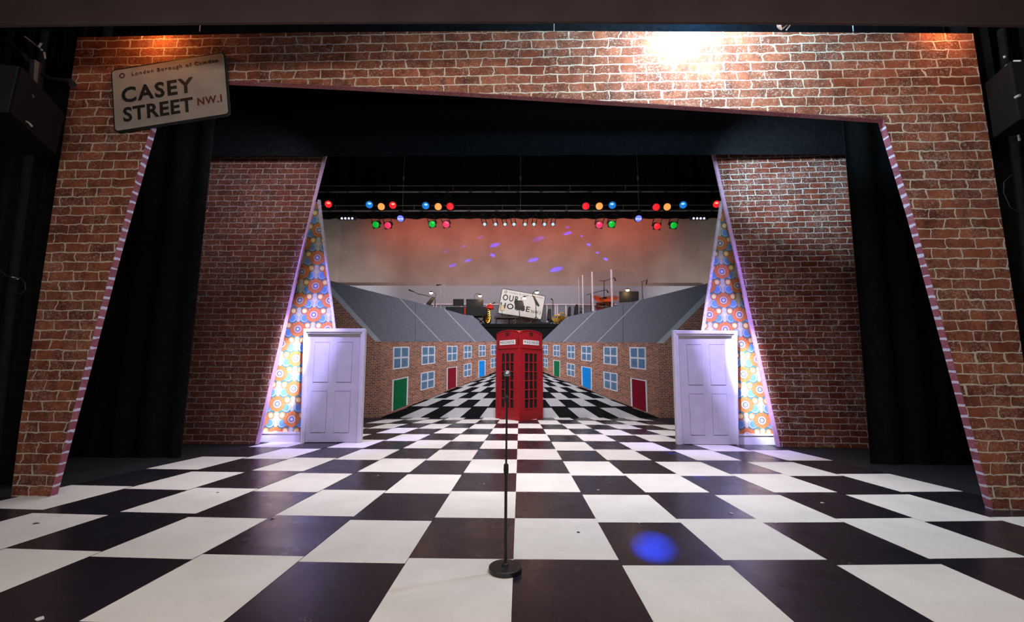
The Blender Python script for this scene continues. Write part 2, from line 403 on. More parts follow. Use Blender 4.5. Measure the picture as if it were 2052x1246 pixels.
def text_faces(body, size, bold=.0, spacing=1.0):
    cu = bpy.data.curves.new('t', 'FONT'); cu.body = body; cu.size = size; cu.offset = bold; cu.space_character = spacing; cu.resolution_u = 3
    o = bpy.data.objects.new('t', cu); COL.objects.link(o)
    dg = bpy.context.evaluated_depsgraph_get(); me = bpy.data.meshes.new_from_object(o.evaluated_get(dg))
    v = [tuple(q.co) for q in me.vertices]; f = [tuple(p.vertices) for p in me.polygons]
    bpy.data.objects.remove(o); bpy.data.curves.remove(cu); bpy.data.meshes.remove(me)
    return v, f
def lettering(name, body, u0, u1, v0, v1, frame, mat, parent, bold=.0, spacing=1.05, lift=.004, ref=None):
    """letters filling u0..u1, baseline v0, cap top v1 of a sign; frame(u,v,lift)->point.  Solid raised letters"""
    v, f = text_faces(body, 1, bold, spacing)
    vr, _ = text_faces('H', 1, bold) 
    top = max(q[1] for q in vr); x0 = min(q[0] for q in v); x1 = max(q[0] for q in v)
    mb = MB()
    P = lambda q, l: frame(u0+(q[0]-x0)/(x1-x0)*(u1-u0), v0+q[1]/top*(v1-v0), l)
    n = len(v)
    mb.v = [tuple(P(q, lift)) for q in v]+[tuple(P(q, 0)) for q in v]
    from collections import Counter
    ed = Counter(); 
    for q in f:
        for i in range(len(q)): ed[(q[i], q[(i+1) % len(q)])] += 1
    for q in f: mb.f.append(q); mb.m.append(0); mb.f.append(tuple(i+n for i in q[::-1])); mb.m.append(0)
    for (a, b_) in ed:
        if (b_, a) not in ed: mb.f.append((a, a+n, b_+n, b_)); mb.m.append(0)
    return mb.build(name, mat, parent)

# ------------------------------------------------------------------ floor
CXF = [-0.03321, 0.79269, 0.00405, -0.01334, -0.00137, 0.00019, 0.00019, -0.00113, 0.00261]
CYF = [3.56204, 0.00214, 0.93796, 0.00415, -0.00014, 0.00478, -0.00079, -0.09554, -0.00726]
def tile(L, r, c):
    p = 1 if abs(c) % 2 == 0 else 0
    x = sum(a*b for a, b in zip(CXF, (1, L, r, L*r, L*L, L**3, L*L*r, L*r*r, p)))
    y = sum(a*b for a, b in zip(CYF, (1, L, r, r*r, L*r, L*L, L*L*r, p, p*r)))
    return x, y
BD = Plane(fl(760, 837), fl(1320, 837))     # painted street flats stand here
mb = MB()
mb.poly([(-10, -1.5, -.004), (10, -1.5, -.004), (10, 20, -.004), (-10, 20, -.004)], 2)
for c in [k for k in range(-7, 8) if k]:
    La, Lb = (c-1, c) if c > 0 else (c, c+1)
    for r in range(-4, 12):
        wht = ((abs(c)+r) % 2 == 1) if c > 0 else ((abs(c)+r) % 2 == 0)
        q = [tile(La, r, c), tile(Lb, r, c), tile(Lb, r+1, c), tile(La, r+1, c)]
        if r == 11: q = [q[0], q[1], tile(Lb, 11.2, c), tile(La, 11.2, c)]
        # edge columns are only painted where the pattern was carried that far
        if abs(c) == 7 and (r < 0 or r > 6) and False: continue
        mb.poly([(x, y, 0) for x, y in q], 0 if wht else 1)
struct('floor', mb, [m_fw, m_fb, m_fd])
mb = MB(); mb.box(-10, 10, -1.5, -1.4, -1.2, -.005); struct('trim_1', mb, m_wallblk)

# ------------------------------------------------------------------ house shell
mb = MB(); mb.box(-10, 10, 19.2, 19.4, 0, 10.4); struct('wall_back', mb, m_wallblk)
mb = MB(); mb.box(-10.2, -10, 2, 19.4, 0, 10.4); struct('wall_left', mb, m_wallblk)
mb = MB(); mb.box(10, 10.2, 2, 19.4, 0, 10.4); struct('wall_right', mb, m_wallblk)
mb = MB(); mb.box(-10.2, 10.2, 3.9, 19.4, 10.4, 10.6); struct('ceiling', mb, m_wallblk)
zh = at(1030, 44, 4.0).z
mb = MB()
n = 24; pts = []
for i in range(n+1):
    px = -260+2570*i/n; py = 43+7.5*((px-1030)/1000)**2
    p = at(px, py, 4.0); pts.append(p)
pts += [Vector((pts[-1].x, 4.0, zh+2.6)), Vector((pts[0].x, 4.0, zh+2.6))]
mb.prism(pts, (0, .03, 0)); struct('wall_header', mb, m_header)

# ------------------------------------------------------------------ drapes
def drape(name, label, p0, p1, z0, z1, mat, folds=10, amp=.05, flare=0, group=None, nz=6, cat='curtain'):
    p0, p1 = Vector(p0), Vector(p1); L = (p1-p0).length; u = (p1-p0)/L; nrm = Vector((-u.y, u.x, 0)); mb = MB()
    nx = int(folds*8)
    for side in (0, 1):
        for j in range(nz+1):
            t = j/nz
            for i in range(nx+1):
                s = i/nx; a = amp*(1-.3*t)
                q = p0+u*(s*L)+nrm*(math.sin(s*folds*2*math.pi)*a+math.sin(s*folds*5.1+1)*a*.4)
                if side: q = q+nrm*.012
                q += u*(flare*(1-t)**2*(1-s if flare < 0 else s)); q.z = z0+(z1-z0)*t; mb.v.append(tuple(q))
    N = (nx+1)*(nz+1); idx = lambda s, j, i: s*N+j*(nx+1)+i
    for j in range(nz):
        for i in range(nx):
            mb.f.append((idx(0, j, i), idx(0, j, i+1), idx(0, j+1, i+1), idx(0, j+1, i))); mb.m.append(0)
            mb.f.append((idx(1, j, i), idx(1, j+1, i), idx(1, j+1, i+1), idx(1, j, i+1))); mb.m.append(0)
    for i in range(nx):
        mb.f.append((idx(0, 0, i), idx(1, 0, i), idx(1, 0, i+1), idx(0, 0, i+1))); mb.m.append(0)
        mb.f.append((idx(0, nz, i), idx(0, nz, i+1), idx(1, nz, i+1), idx(1, nz, i))); mb.m.append(0)
    for j in range(nz):
        mb.f.append((idx(0, j, 0), idx(0, j+1, 0), idx(1, j+1, 0), idx(1, j, 0))); mb.m.append(0)
        mb.f.append((idx(0, j, nx), idx(1, j, nx), idx(1, j+1, nx), idx(0, j+1, nx))); mb.m.append(0)
    return tag(mb.build(name, mat, smooth=True), label, cat, group)
ZT = 7.9
a = fl(362, 917)
drape('leg_drape', 'black masking leg hanging left, between the outer brick arch and inner brick flat', (-8.8, 7.33, 0), (a.x, 7.33, 0), .005, ZT, m_black, 7, .018)
a = fl(1764, 930)
drape('leg_drape', 'black masking leg hanging right, its hem spreading on the floor', (a.x-.02, 7.2, 0), (8.8, 7.2, 0), .005, ZT, m_black, 7, .022, -.12)
a = at(1030, 311, 8.4)
drape('border_drape', 'wide black border cloth hung behind the brick arch above the inner flats', (-9.3, 8.4, 0), (9.3, 8.4, 0), a.z, 10.4, m_blackblue, 12, .012, cat='curtain')
a = at(1040, 438, 13.2)
drape('rear_border_drape', 'pleated black border hanging behind the coloured stage lamps', (-9.4, 13.2, 0), (9.4, 13.2, 0), a.z, 10.4, m_blackrear, 34, .04)
a = at(1030, 80, 5.7)
drape('house_border_drape', 'thin strip of black border seen above the top of the brick arch', (-8.8, 6.05, 0), (8.8, 6.05, 0), a.z-.1, 10.4, m_blackblue, 10, .012)
drape('side_drape', 'black pleated drape left of the brick arch behind the speaker', (-9.2, 5.75, 0), (-5.75, 5.62, 0), .005, 7.6, m_black, 12, .07)
drape('side_drape', 'black pleated drape right of the brick arch', (5.75, 5.5, 0), (9.2, 5.62, 0), .005, 7.6, m_black, 12, .07)

# ------------------------------------------------------------------ outer brick portal
PP = Plane(fl(60, 995), fl(1985, 1021))
por = thing('brick_portal', 'big outer archway flat of painted brick with slanting inner sides', 'stage flat', PP.a)
outer = [(22, 994), (40, 850), (84, 560), (123, 300), (155, 75), (600, 65), (1030, 62), (1500, 64), (1950, 67)]
rb = PP.hit(2098, 1021); 
fr_l = [(99, 997), (167, 745), (232, 500), (304, 245), (330, 156)]
fr_t = [(650, 170), (900, 183), (1300, 207), (1560, 224), (1771, 238)]
fr_r = [(1830, 430), (1893, 660), (1945, 850), (1991, 1021)]
def fz(p): return p if p.z > .05 else Vector((p.x, p.y, 0))
A = [fz(p) for p in PP.pts(outer)]; Bq = [fz(p) for p in PP.pts(fr_l+fr_t+fr_r)]
tr = A[-1]; A.append(Vector((tr.x+.02, PP.hit(2098, 1021).y, 0)))
# outer and inner outlines in strips so every face stays convex
inner_off = PP.n*.05
def ring(outl, inn, d, mats):
    mb = MB(); poly = outl+inn[::-1]; mb.prism(poly, d); return mb
mbp = MB()
outl = A; inn = Bq
mbp.prism(outl+inn[::-1], PP.n*.05)
bmx = bmesh.new()
o = mbp.build('brick_face', m_brick, por)
# reveal lining the opening
rv = MB(); k = len(inn)
def inward(i):
    p = inn[i]
    if i <= 3: d = Vector((.0, 0, 0))
    return p
for i in range(k-1):
    p, q = inn[i]+PP.n*.002, inn[i+1]+PP.n*.002
    c = (p+q)/2; e = (q-p).normalized(); nn = PP.n.cross(e).normalized()
    mid = Vector((0, 5, 1.5))
    if nn.dot(mid-c) < 0: nn = -nn
    rv.prism([p, q, q+nn*.006, p+nn*.006], PP.n*.078, 1 if 4 <= i < len(fr_l)+len(fr_t)-1 else 0)
rv.build('reveal', [m_brick_rev_lit, m_brick_revt_lit], por)

# ------------------------------------------------------------------ street name sign
def sign(root, corners, off, plane, th, rad, mat_face, mat_edge, border=.012):
    TL, TR, BR, BL = [plane.hit(x, y, off) for x, y in corners]
    def fr(u, v, l=0):   # u right, v up from bottom left ; bilinear
        p = BL*(1-u)*(1-v)+BR*u*(1-v)+TR*u*v+TL*(1-u)*v
        return p-plane.n*l
    W = (TR-TL).length; H = (TL-BL).length
    def rr(ins, l):
        pts = []
        for cu, cv, a0 in ((1, 1, 0), (0, 1, 90), (0, 0, 180), (1, 0, 270)):
            cx = (W-rad) if cu else rad; cy = (H-rad) if cv else rad
            for k in range(7):
                a = R(a0+k*15); x = cx+(rad-ins)*math.cos(a); y = cy+(rad-ins)*math.sin(a); pts.append(fr(x/W, y/H, l))
        return pts
    e = MB(); e.prism(rr(0, th*.5), plane.n*th); e.build('sign_edge', mat_edge, root)
    f = MB(); f.prism(rr(border, th*.5+.004), plane.n*.006); f.build('sign_plate', mat_face, root)
    return lambda u, v, l=0: fr(u, v, th*.5+.0042+l), W, H
def emblem(frame, W, H, cu, cv, r, mat, root):
    mb = MB()
    for k in range(8):
        a0 = k*45+6; pts = []
        for a, rr_ in ((a0, r*.62), (a0+33, r*.62), (a0+40, r), (a0+18, r*1.08), (a0-2, r)):
            pts.append(frame(cu+rr_*math.cos(R(a))/W, cv+rr_*math.sin(R(a))/H, .003))
        mb.prism(pts, PP.n*.003)
    return mb.build('emblem', mat, root)
sg = thing('street_name_sign', 'large tilted grey street name board on top left corner of the brick arch', 'sign', PP.hit(340, 190, -.06))
frame, W, H = sign(sg, [(224, 142), (452, 105), (462, 231), (231, 267)], -.04, PP, .028, .055, m_plate, m_ink, .018)
lettering('sign_lettering', 'CASEY', .085, .71, .445, .675, frame, m_ink, sg, .026, 1.16)
lettering('sign_lettering', 'STREET', .09, .695, .145, .36, frame, m_ink, sg, .026, 1.08)
lettering('sign_lettering', 'NW.I', .735, .945, .215, .33, frame, m_inkred, sg, .018, 1.15)
lettering('sign_lettering', 'London Borough of Camden', .185, .935, .85, .905, frame, m_inkbrown, sg, .004, 1.25)
emblem(frame, W, H, .10, .875, .035, m_inkbrown, sg)
for q_ in ((300, 200), (290, 150)):
    bk = MB(); bk.tube([PP.hit(*q_, -.045), PP.hit(*q_, 0)], .012); bk.build('mounting_peg', m_steel, sg)

# ------------------------------------------------------------------ inner brick flats
FLP = Plane(fl(365, 889), fl(512, 890)); FRP = Plane(fl(1563, 895), fl(1752, 898))
def flat(plane, face, strip, label, mat, d=.05):
    t = thing('brick_flat', label, 'stage flat', plane.a)
    mb = MB(); mb.prism([fz(p) for p in plane.pts(face)], plane.n*d); mb.build('brick_face', mat, t)
    s = MB(); s.prism([fz(p) for p in plane.pts(strip, -.002)], plane.n*(d+.004)); s.build('edge_trim', m_trim, t)
    return t
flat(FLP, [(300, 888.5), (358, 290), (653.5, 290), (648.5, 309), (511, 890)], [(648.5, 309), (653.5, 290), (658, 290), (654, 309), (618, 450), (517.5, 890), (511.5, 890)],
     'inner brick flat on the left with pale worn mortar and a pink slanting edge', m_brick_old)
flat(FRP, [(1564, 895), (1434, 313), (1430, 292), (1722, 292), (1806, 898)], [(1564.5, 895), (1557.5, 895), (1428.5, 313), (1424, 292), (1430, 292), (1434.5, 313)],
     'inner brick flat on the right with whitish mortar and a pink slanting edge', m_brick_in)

# unseen lamps added with side plates that keep beams off the brick flats
for L_, T_, sd, kind, nm in LAMPS_CUT:
    pl_, b0_, b1_ = (FLP, (512, 890), (648.5, 309)) if sd < 0 else (FRP, (1563.5, 895), (1434.5, 313))
    E0, E1 = pl_.hit(*b0_), pl_.hit(*b1_); dE = E1-E0; E0 = E0-dE*.3; E1 = E1+dE*.2
    t_ = thing('profile_lamp', 'unseen black lamp above the stage, added with a plate to cut the %s beam on the %s' % ({'door': 'purple', 'paper': 'lilac', 'hot': 'white'}[kind], nm), 'stage light', L_)
    a_, b_ = L_+(E0-L_)*.05, L_+(E1-L_)*.05; o_ = Vector((sd*.25, 0, 0))
    mb = MB(); mb.prism([a_, b_, b_+o_, a_+o_], (0, .006, 0)); mb.build('beam_cut_plate', m_kit, t_)
    d_ = (T_-L_).normalized(); mb = MB(); mb.lathe([(.09, -.02), (.09, -.3), (.05, -.34)], L_, d_, 16); mb.build('lamp_body', m_kit, t_, smooth=True)
    mb = MB(); mb.tube([L_-d_*.2+Vector((0, 0, .08)), (L_-d_*.2).xy.to_3d()+Vector((0, 0, 10.4))], .012, 6); mb.build('hanging_rod', m_steel, t_)

# ------------------------------------------------------------------ wallpaper flats
WL = Plane(fl(520, 885.5), fl(700, 885)); WR = Plane(fl(1380, 889), fl(1555, 891))
c = WL.hit(635.9, 516.4); m_wpL = wallpaper('flower_wallpaper_left', c.x, c.z)
c = WR.hit(1446.5, 543.8); m_wpR = wallpaper('flower_wallpaper_right', c.x, c.z)
def paper(plane, tri, strip, board, mat, label):
    t = thing('wallpaper_flat', label, 'stage flat', plane.a)
    mb = MB(); mb.prism([fz(p) for p in plane.pts(tri)], plane.n*.04); mb.build('wallpaper', mat, t)
    s = MB(); s.prism([fz(p) for p in plane.pts(strip, -.004)], plane.n*.05); s.build('edge_trim', m_trim2, t)
    s = MB(); s.prism([fz(p) for p in plane.pts(board, -.02)], plane.n*.02)
    up = [(x, min(y for _, y in board)) for x in (min(q[0] for q in board), max(q[0] for q in board))]
    a_, b_ = plane.hit(*up[0], -.03), plane.hit(*up[1], -.03)
    s.prism([a_, b_, b_+Vector((0, 0, .035)), a_+Vector((0, 0, .035))], plane.n*.03)
    s.build('skirting_board', m_frame, t)
paper(WL, [(500, 886), (600, 480), (628, 404), (638, 404), (697, 885)], [(636, 400), (641, 400), (671, 655), (701, 885), (696, 885), (667, 655)], [(498, 869), (601, 869), (601, 885.5), (494, 886)], m_wpL,
      'tall wedge of orange flowered wallpaper behind the left white door')
paper(WR, [(1374, 889), (1446, 404), (1453, 404), (1475, 480), (1590, 891)], [(1370, 889), (1407, 660), (1444, 402), (1449, 402), (1412, 660), (1375, 889)], [(1480, 873), (1572, 874), (1580, 891), (1480, 890)], m_wpR,
      'tall wedge of orange flowered wallpaper behind the right white door')
# white return panel between door and wallpaper
# ------------------------------------------------------------------ doors
def quad(pl, TL, TR, BR, BL, off): return [fz(pl.hit(*q, off)) for q in (TL, TR, BR, BL)]
def door(plane, O, I, panels, label, knob):
    t = thing('stage_door', label, 'door', plane.hit((O[3][0]+O[2][0])/2, O[3][1]))
    t.location.z = 0
    OT = quad(plane, *O, -.14); IT = quad(plane, *I, -.14)
    fr = MB()
    d = plane.n*.10
    fr.prism([OT[0], IT[0], IT[3], OT[3]], d); fr.prism([OT[1], OT[2], IT[2], IT[1]], d); fr.prism([OT[0], OT[1], IT[1], IT[0]], d)
    fr.build('door_frame', m_frame, t, bevel=.008)
    # architrave moulding round the front of the frame
    ar = MB()
    mid = [(a+b)/2 for a, b in zip(OT, IT)]
    dd = plane.n*.015; sh = -plane.n*.015
    def sh_(l): return [p+sh for p in l]
    m1 = [o*.35+i*.65 for o, i in zip(OT, IT)]
    m1[3].z = m1[2].z = 0
    ar.prism(sh_([OT[0], m1[0], m1[3], OT[3]]), dd); ar.prism(sh_([OT[1], OT[2], m1[2], m1[1]]), dd); ar.prism(sh_([OT[0], OT[1], m1[1], m1[0]]), dd)
    ar.build('architrave', m_frame, t, bevel=.006)
    IB = quad(plane, *I, -.105)
    for p in IB[2:]: p.z = .012
    IB[0].x += .0; 
    slab = MB(); slab.prism(IB, plane.n*.04); ds = slab.build('door_leaf', m_door, t)
    for k, q in enumerate(panels):
        P4 = [plane.hit(*p, -.107) for p in q]; cc = sum(P4, Vector())/4
        mb = MB(); mb.prism(P4, plane.n*.012, 0)
        ins = [p+(cc-p).normalized()*.012 for p in P4]
        mb2 = [p-plane.n*.004 for p in ins]
        mb.prism(mb2, plane.n*.01, 1)
        mb.build('door_panel', [m_line, m_door], ds)
    return t
zl = lambda x, y: (590+x/5.087, 650+y/5.087)
zr = lambda x, y: (1340+x/5.087, 650+y/5.087)
door(WL, [zl(95, 42), zl(727, 42), zl(682, 1197), zl(62, 1197)], [zl(133, 95), zl(672, 97), zl(632, 1192), zl(100, 1192)],
     [[zl(210, 180), zl(360, 180), zl(342, 592), zl(187, 592)], [zl(440, 178), zl(595, 178), zl(577, 592), zl(425, 592)], [zl(180, 678), zl(335, 678), zl(315, 1105), zl(160, 1105)], [zl(413, 678), zl(573, 678), zl(553, 1105), zl(397, 1105)]],
     'white four panel door standing closed in its frame before the left wallpaper', 1)
door(WR, [zr(42, 58), zr(697, 65), zr(712, 1230), zr(85, 1225)], [zr(100, 115), zr(648, 115), zr(698, 1222), zr(143, 1222)],
     [[zr(180, 203), zr(332, 203), zr(347, 620), zr(203, 620)], [zr(410, 203), zr(567, 203), zr(587, 620), zr(432, 620)], [zr(205, 705), zr(353, 705), zr(372, 1132), zr(225, 1132)], [zr(437, 705), zr(592, 705), zr(608, 1132), zr(457, 1132)]],
     'white four panel door standing closed in its frame before the right wallpaper', 0)

# ------------------------------------------------------------------ painted street backdrop
ZL = lambda x, y: (700+x/5.663, 680+y/5.663)
ZR = lambda x, y: (1080+x/5.663, 680+y/5.663)
bdrop = MB()
VX, VY = 1041, 735
rows_ = [837, 817, 800.5, 787, 775.5, 766, 758.5, 752, 747, 743.5, 740]
def bpx(L, y): return VX+L*40*(y-VY)/(837-VY)
sh = [0, 3.2, 2.6, 2.1, 1.7, 1.3, 1, .8, .5, .4, 0]
def foot(y, side):  # x limit of the painted street at height y
    return 761+(837-y)*232/92 if side < 0 else 1319-(837-y)*231/92
for c in range(-10, 11):
    if c == 0: continue
    La, Lb = (c-1, c) if c > 0 else (c, c+1)
    for r in range(len(rows_)-1):
        ya = rows_[r]-(sh[r] if (c % 2 and r) else 0); yb = rows_[r+1]-(sh[r+1] if c % 2 else 0)
        wht = ((abs(c)+r+11) % 2 == 1)
        # clip to the street wedge
        poly = [(bpx(La, ya), ya), (bpx(Lb, ya), ya), (bpx(Lb, yb), yb), (bpx(La, yb), yb)]
        def clip(poly, f):
            out = []
            for i in range(len(poly)):
                p, q = poly[i], poly[(i+1) % len(poly)]; fp_, fq = f(p), f(q)
                if fp_ >= 0: out.append(p)
                if fp_*fq < 0:
                    t = fp_/(fp_-fq); out.append((p[0]+(q[0]-p[0])*t, p[1]+(q[1]-p[1])*t))
            return out
        poly = clip(poly, lambda p: p[0]-foot(p[1], -1)+6); 
        if len(poly) > 2: poly = clip(poly, lambda p: foot(p[1], 1)+6-p[0])
        if len(poly) > 2: bdrop.prism(BD.pts(poly, .03), BD.n*.02, 0 if wht else 1)
st = bdrop.build('painted_street_panel', [m_pw, m_pb])
tag(st, 'painted chequered street rising up the backdrop between the two terraces', 'stage flat')

def painted(name, q, mat, root, off=-.004, th=.006, pq=None):
    mb = MB(); mb.prism(BD.pts(q, off), BD.n*th); return mb.build(name, mat, root)
def bil(q, u, v):
    TL, TR, BR, BL = q
    return tuple(TL[i]*(1-u)*(1-v)+TR[i]*u*(1-v)+BR[i]*u*v+BL[i]*(1-u)*v for i in (0, 1))
def pwindow(q, root):
    f = painted('painted_window', q, m_wfr, root)
    mb = MB()
    for (u0, u1) in ((.08, .46), (.54, .92)):
        for (v0, v1) in ((.06, .46), (.54, .94)):
            mb.prism(BD.pts([bil(q, u0, v0), bil(q, u1, v0), bil(q, u1, v1), bil(q, u0, v1)], -.007), BD.n*.006)
    mb.build('pane', m_wpane, f)
def pdoor(q, mat, root, what):
    f = painted('painted_door_frame', q, m_wfr, root)
    mb = MB(); mb.prism(BD.pts([bil(q, .09, .035), bil(q, .91, .035), bil(q, .91, 1.0), bil(q, .09, 1.0)], -.007), BD.n*.006)
    d = mb.build('painted_door', mat, f); d['label'] = what
# left terrace
tl = thing('terraced_house_flat', 'painted row of brick terraced houses, roof sloping, left of the telephone box', 'stage flat', BD.a)
mb = MB()
mb.prism([fz(p) for p in BD.pts([(760.5, 837), (763, 684.5), (995, 683), (1010, 686), (1012, 739), (993, 745)])], BD.n*.02); mb.build('brick_front', m_brick_terL, tl)
mb = MB()
mb.prism([fz(p) for p in BD.pts([(640, 560), (662, 580), (763, 684.5), (760.5, 837.5), (625, 837.5)], .001)], BD.n*.02); mb.build('gable_wall', m_brick_gable, tl)
mb = MB(); mb.prism(BD.pts([(640, 554), (661, 562), (722, 578), (800.8, 597.4), (890.5, 619.3), (932, 631), (947, 632), (996, 684), (763, 685), (640, 558)], -.006), BD.n*.02)
for a_, b_ in (((800.8, 597.4), (884.5, 685)), ((890.5, 619.3), (953, 685))):
    mb.prism(BD.pts([(a_[0]-.7, a_[1]), (a_[0]+.8, a_[1]), (b_[0]+.8, b_[1]), (b_[0]-.7, b_[1])], -.0075), BD.n*.004, 1)
mb.prism(BD.pts([(831.7, 606), (832.4, 606), (832.4, 685), (831.7, 685)], -.007), BD.n*.003, 2)
mb.build('roof', [m_roof, m_wline, m_kit], tl)
mb = MB(); mb.prism(BD.pts([(640, 548), (662, 572), (764, 684.5), (752.5, 684.5), (665, 590), (640, 563)], -.009), BD.n*.01); mb.build('bargeboard', m_barge, tl)
for q in ([(497, 83), (683, 80), (678, 318), (493, 343)], [(820, 77), (975, 77), (973, 272), (818, 293)], [(1108, 72), (1228, 72), (1226, 238), (1107, 252)], [(1298, 68), (1390, 66), (1388, 213), (1298, 223)],
          [(1470, 62), (1547, 62), (1545, 192), (1470, 200)], [(1605, 60), (1680, 58), (1680, 170), (1605, 178)], [(812, 380), (970, 352), (968, 540), (808, 583)], [(1297, 282), (1388, 265), (1386, 408), (1297, 430)], [(1605, 215), (1680, 200), (1680, 310), (1605, 327)]):
    pwindow([ZL(*p) for p in q], tl)
for q, m_, wh in (([(490, 457), (672, 420), (663, 740), (480, 818)], m_dgreen, 'green painted door'), ([(1107, 320), (1224, 305), (1222, 530), (1105, 575)], m_dred, 'dark red painted door'), ([(1465, 240), (1545, 232), (1543, 405), (1465, 435)], m_dblue, 'bright blue painted door')):
    pdoor([ZL(*p) for p in q], m_, tl, wh)
# right terrace
tr_ = thing('terraced_house_flat', 'painted row of brick terraced houses, roof sloping, right of the telephone box', 'stage flat', BD.hit(1320, 837))
mb = MB()
mb.prism([fz(p) for p in BD.pts([(1070, 739), (1072, 686), (1087, 684), (1318, 686), (1321, 837.5), (1088, 745)])], BD.n*.02); mb.build('brick_front', m_brick_terR, tr_)
mb = MB()
mb.prism([fz(p) for p in BD.pts([(1321, 837.5), (1318, 686), (1416, 582), (1440, 560), (1455, 838)], .001)], BD.n*.02); mb.build('gable_wall', m_brick_gable, tr_)
mb = MB(); mb.prism(BD.pts([(1440, 560), (1420, 567), (1340, 587), (1281, 601.4), (1193.4, 622.3), (1136, 634.8), (1084, 684.5), (1318, 686.6), (1440, 564)], -.006), BD.n*.02)
for a_, b_ in (((1193.4, 622.3), (1129, 685)), ((1281, 601.4), (1196, 686))):
    mb.prism(BD.pts([(a_[0]-.7, a_[1]), (a_[0]+.8, a_[1]), (b_[0]+.8, b_[1]), (b_[0]-.7, b_[1])], -.0075), BD.n*.004, 1)
mb.prism(BD.pts([(1248.3, 610), (1249.2, 610), (1249.2, 686), (1248.3, 686)], -.007), BD.n*.003, 2)
mb.build('roof', [m_roof, m_wline, m_kit], tr_)
mb = MB(); mb.prism(BD.pts([(1440, 562), (1419, 584), (1317, 686.8), (1330, 687.3), (1416, 601.5), (1440, 578)], -.009), BD.n*.01); mb.build('bargeboard', m_barge, tr_)
for q in ([(1025, 85), (1213, 88), (1217, 347), (1033, 325)], [(730, 80), (890, 82), (893, 297), (733, 277)], [(480, 73), (598, 73), (598, 252), (480, 237)], [(318, 68), (408, 66), (408, 224), (320, 213)],
          [(162, 62), (237, 62), (238, 197), (162, 187)], [(38, 60), (100, 62), (100, 175), (38, 170)], [(730, 360), (892, 385), (893, 595), (735, 550)], [(316, 265), (408, 282), (408, 428), (318, 408)], [(38, 205), (100, 213), (100, 325), (38, 305)]):
    pwindow([ZR(*p) for p in q], tr_)
for q, m_, wh in (([(1037, 432), (1222, 465), (1235, 828), (1045, 752)], m_dred, 'dark red painted door'), ([(480, 300), (600, 322), (600, 575), (485, 522)], m_dblue, 'bright blue painted door'), ([(162, 235), (240, 240), (240, 430), (165, 405)], m_dgreen, 'green painted door')):
    pdoor([ZR(*p) for p in q], m_, tr_, wh)

# ------------------------------------------------------------------ telephone box (corner towards the audience)
PC = fl(1040.5, 843.5); PL = fl(994.5, 837.5); PR = fl(1087, 837.5)
yb = BD.hit(1040, 800).y-.04
PL.y = min(PL.y, yb-.02); PR.y = min(PR.y, yb-.02)
PL.x = at(994.5, 760, PL.y).x; PR.x = at(1087, 760, PR.y).x
tb = thing('telephone_box', 'red telephone box standing corner forward at the centre of the street', 'telephone box', (PC.x, PC.y, 0))
def zof(py, x, y):  # height seen at pixel row py over floor point (x,y)
    px = 1040
    for _ in range(3):
        p = at(px, py, y); px += (x-p.x)/y*FPX*.98
    return at(px, py, y).z
z_top = zof(661, (PC.x+PL.x)/2, (PC.y+PL.y)/2); z_eave = zof(672, PL.x, PL.y)
z_s1, z_s0 = zof(681.5, (PC.x+PL.x)/2, (PC.y+PL.y)/2), zof(690.5, (PC.x+PL.x)/2, (PC.y+PL.y)/2)
z_w1, z_w0 = zof(708, (PC.x+PL.x)/2, (PC.y+PL.y)/2), zof(817, (PC.x+PL.x)/2, (PC.y+PL.y)/2)
z_band = zof(697, (PC.x+PL.x)/2, (PC.y+PL.y)/2)
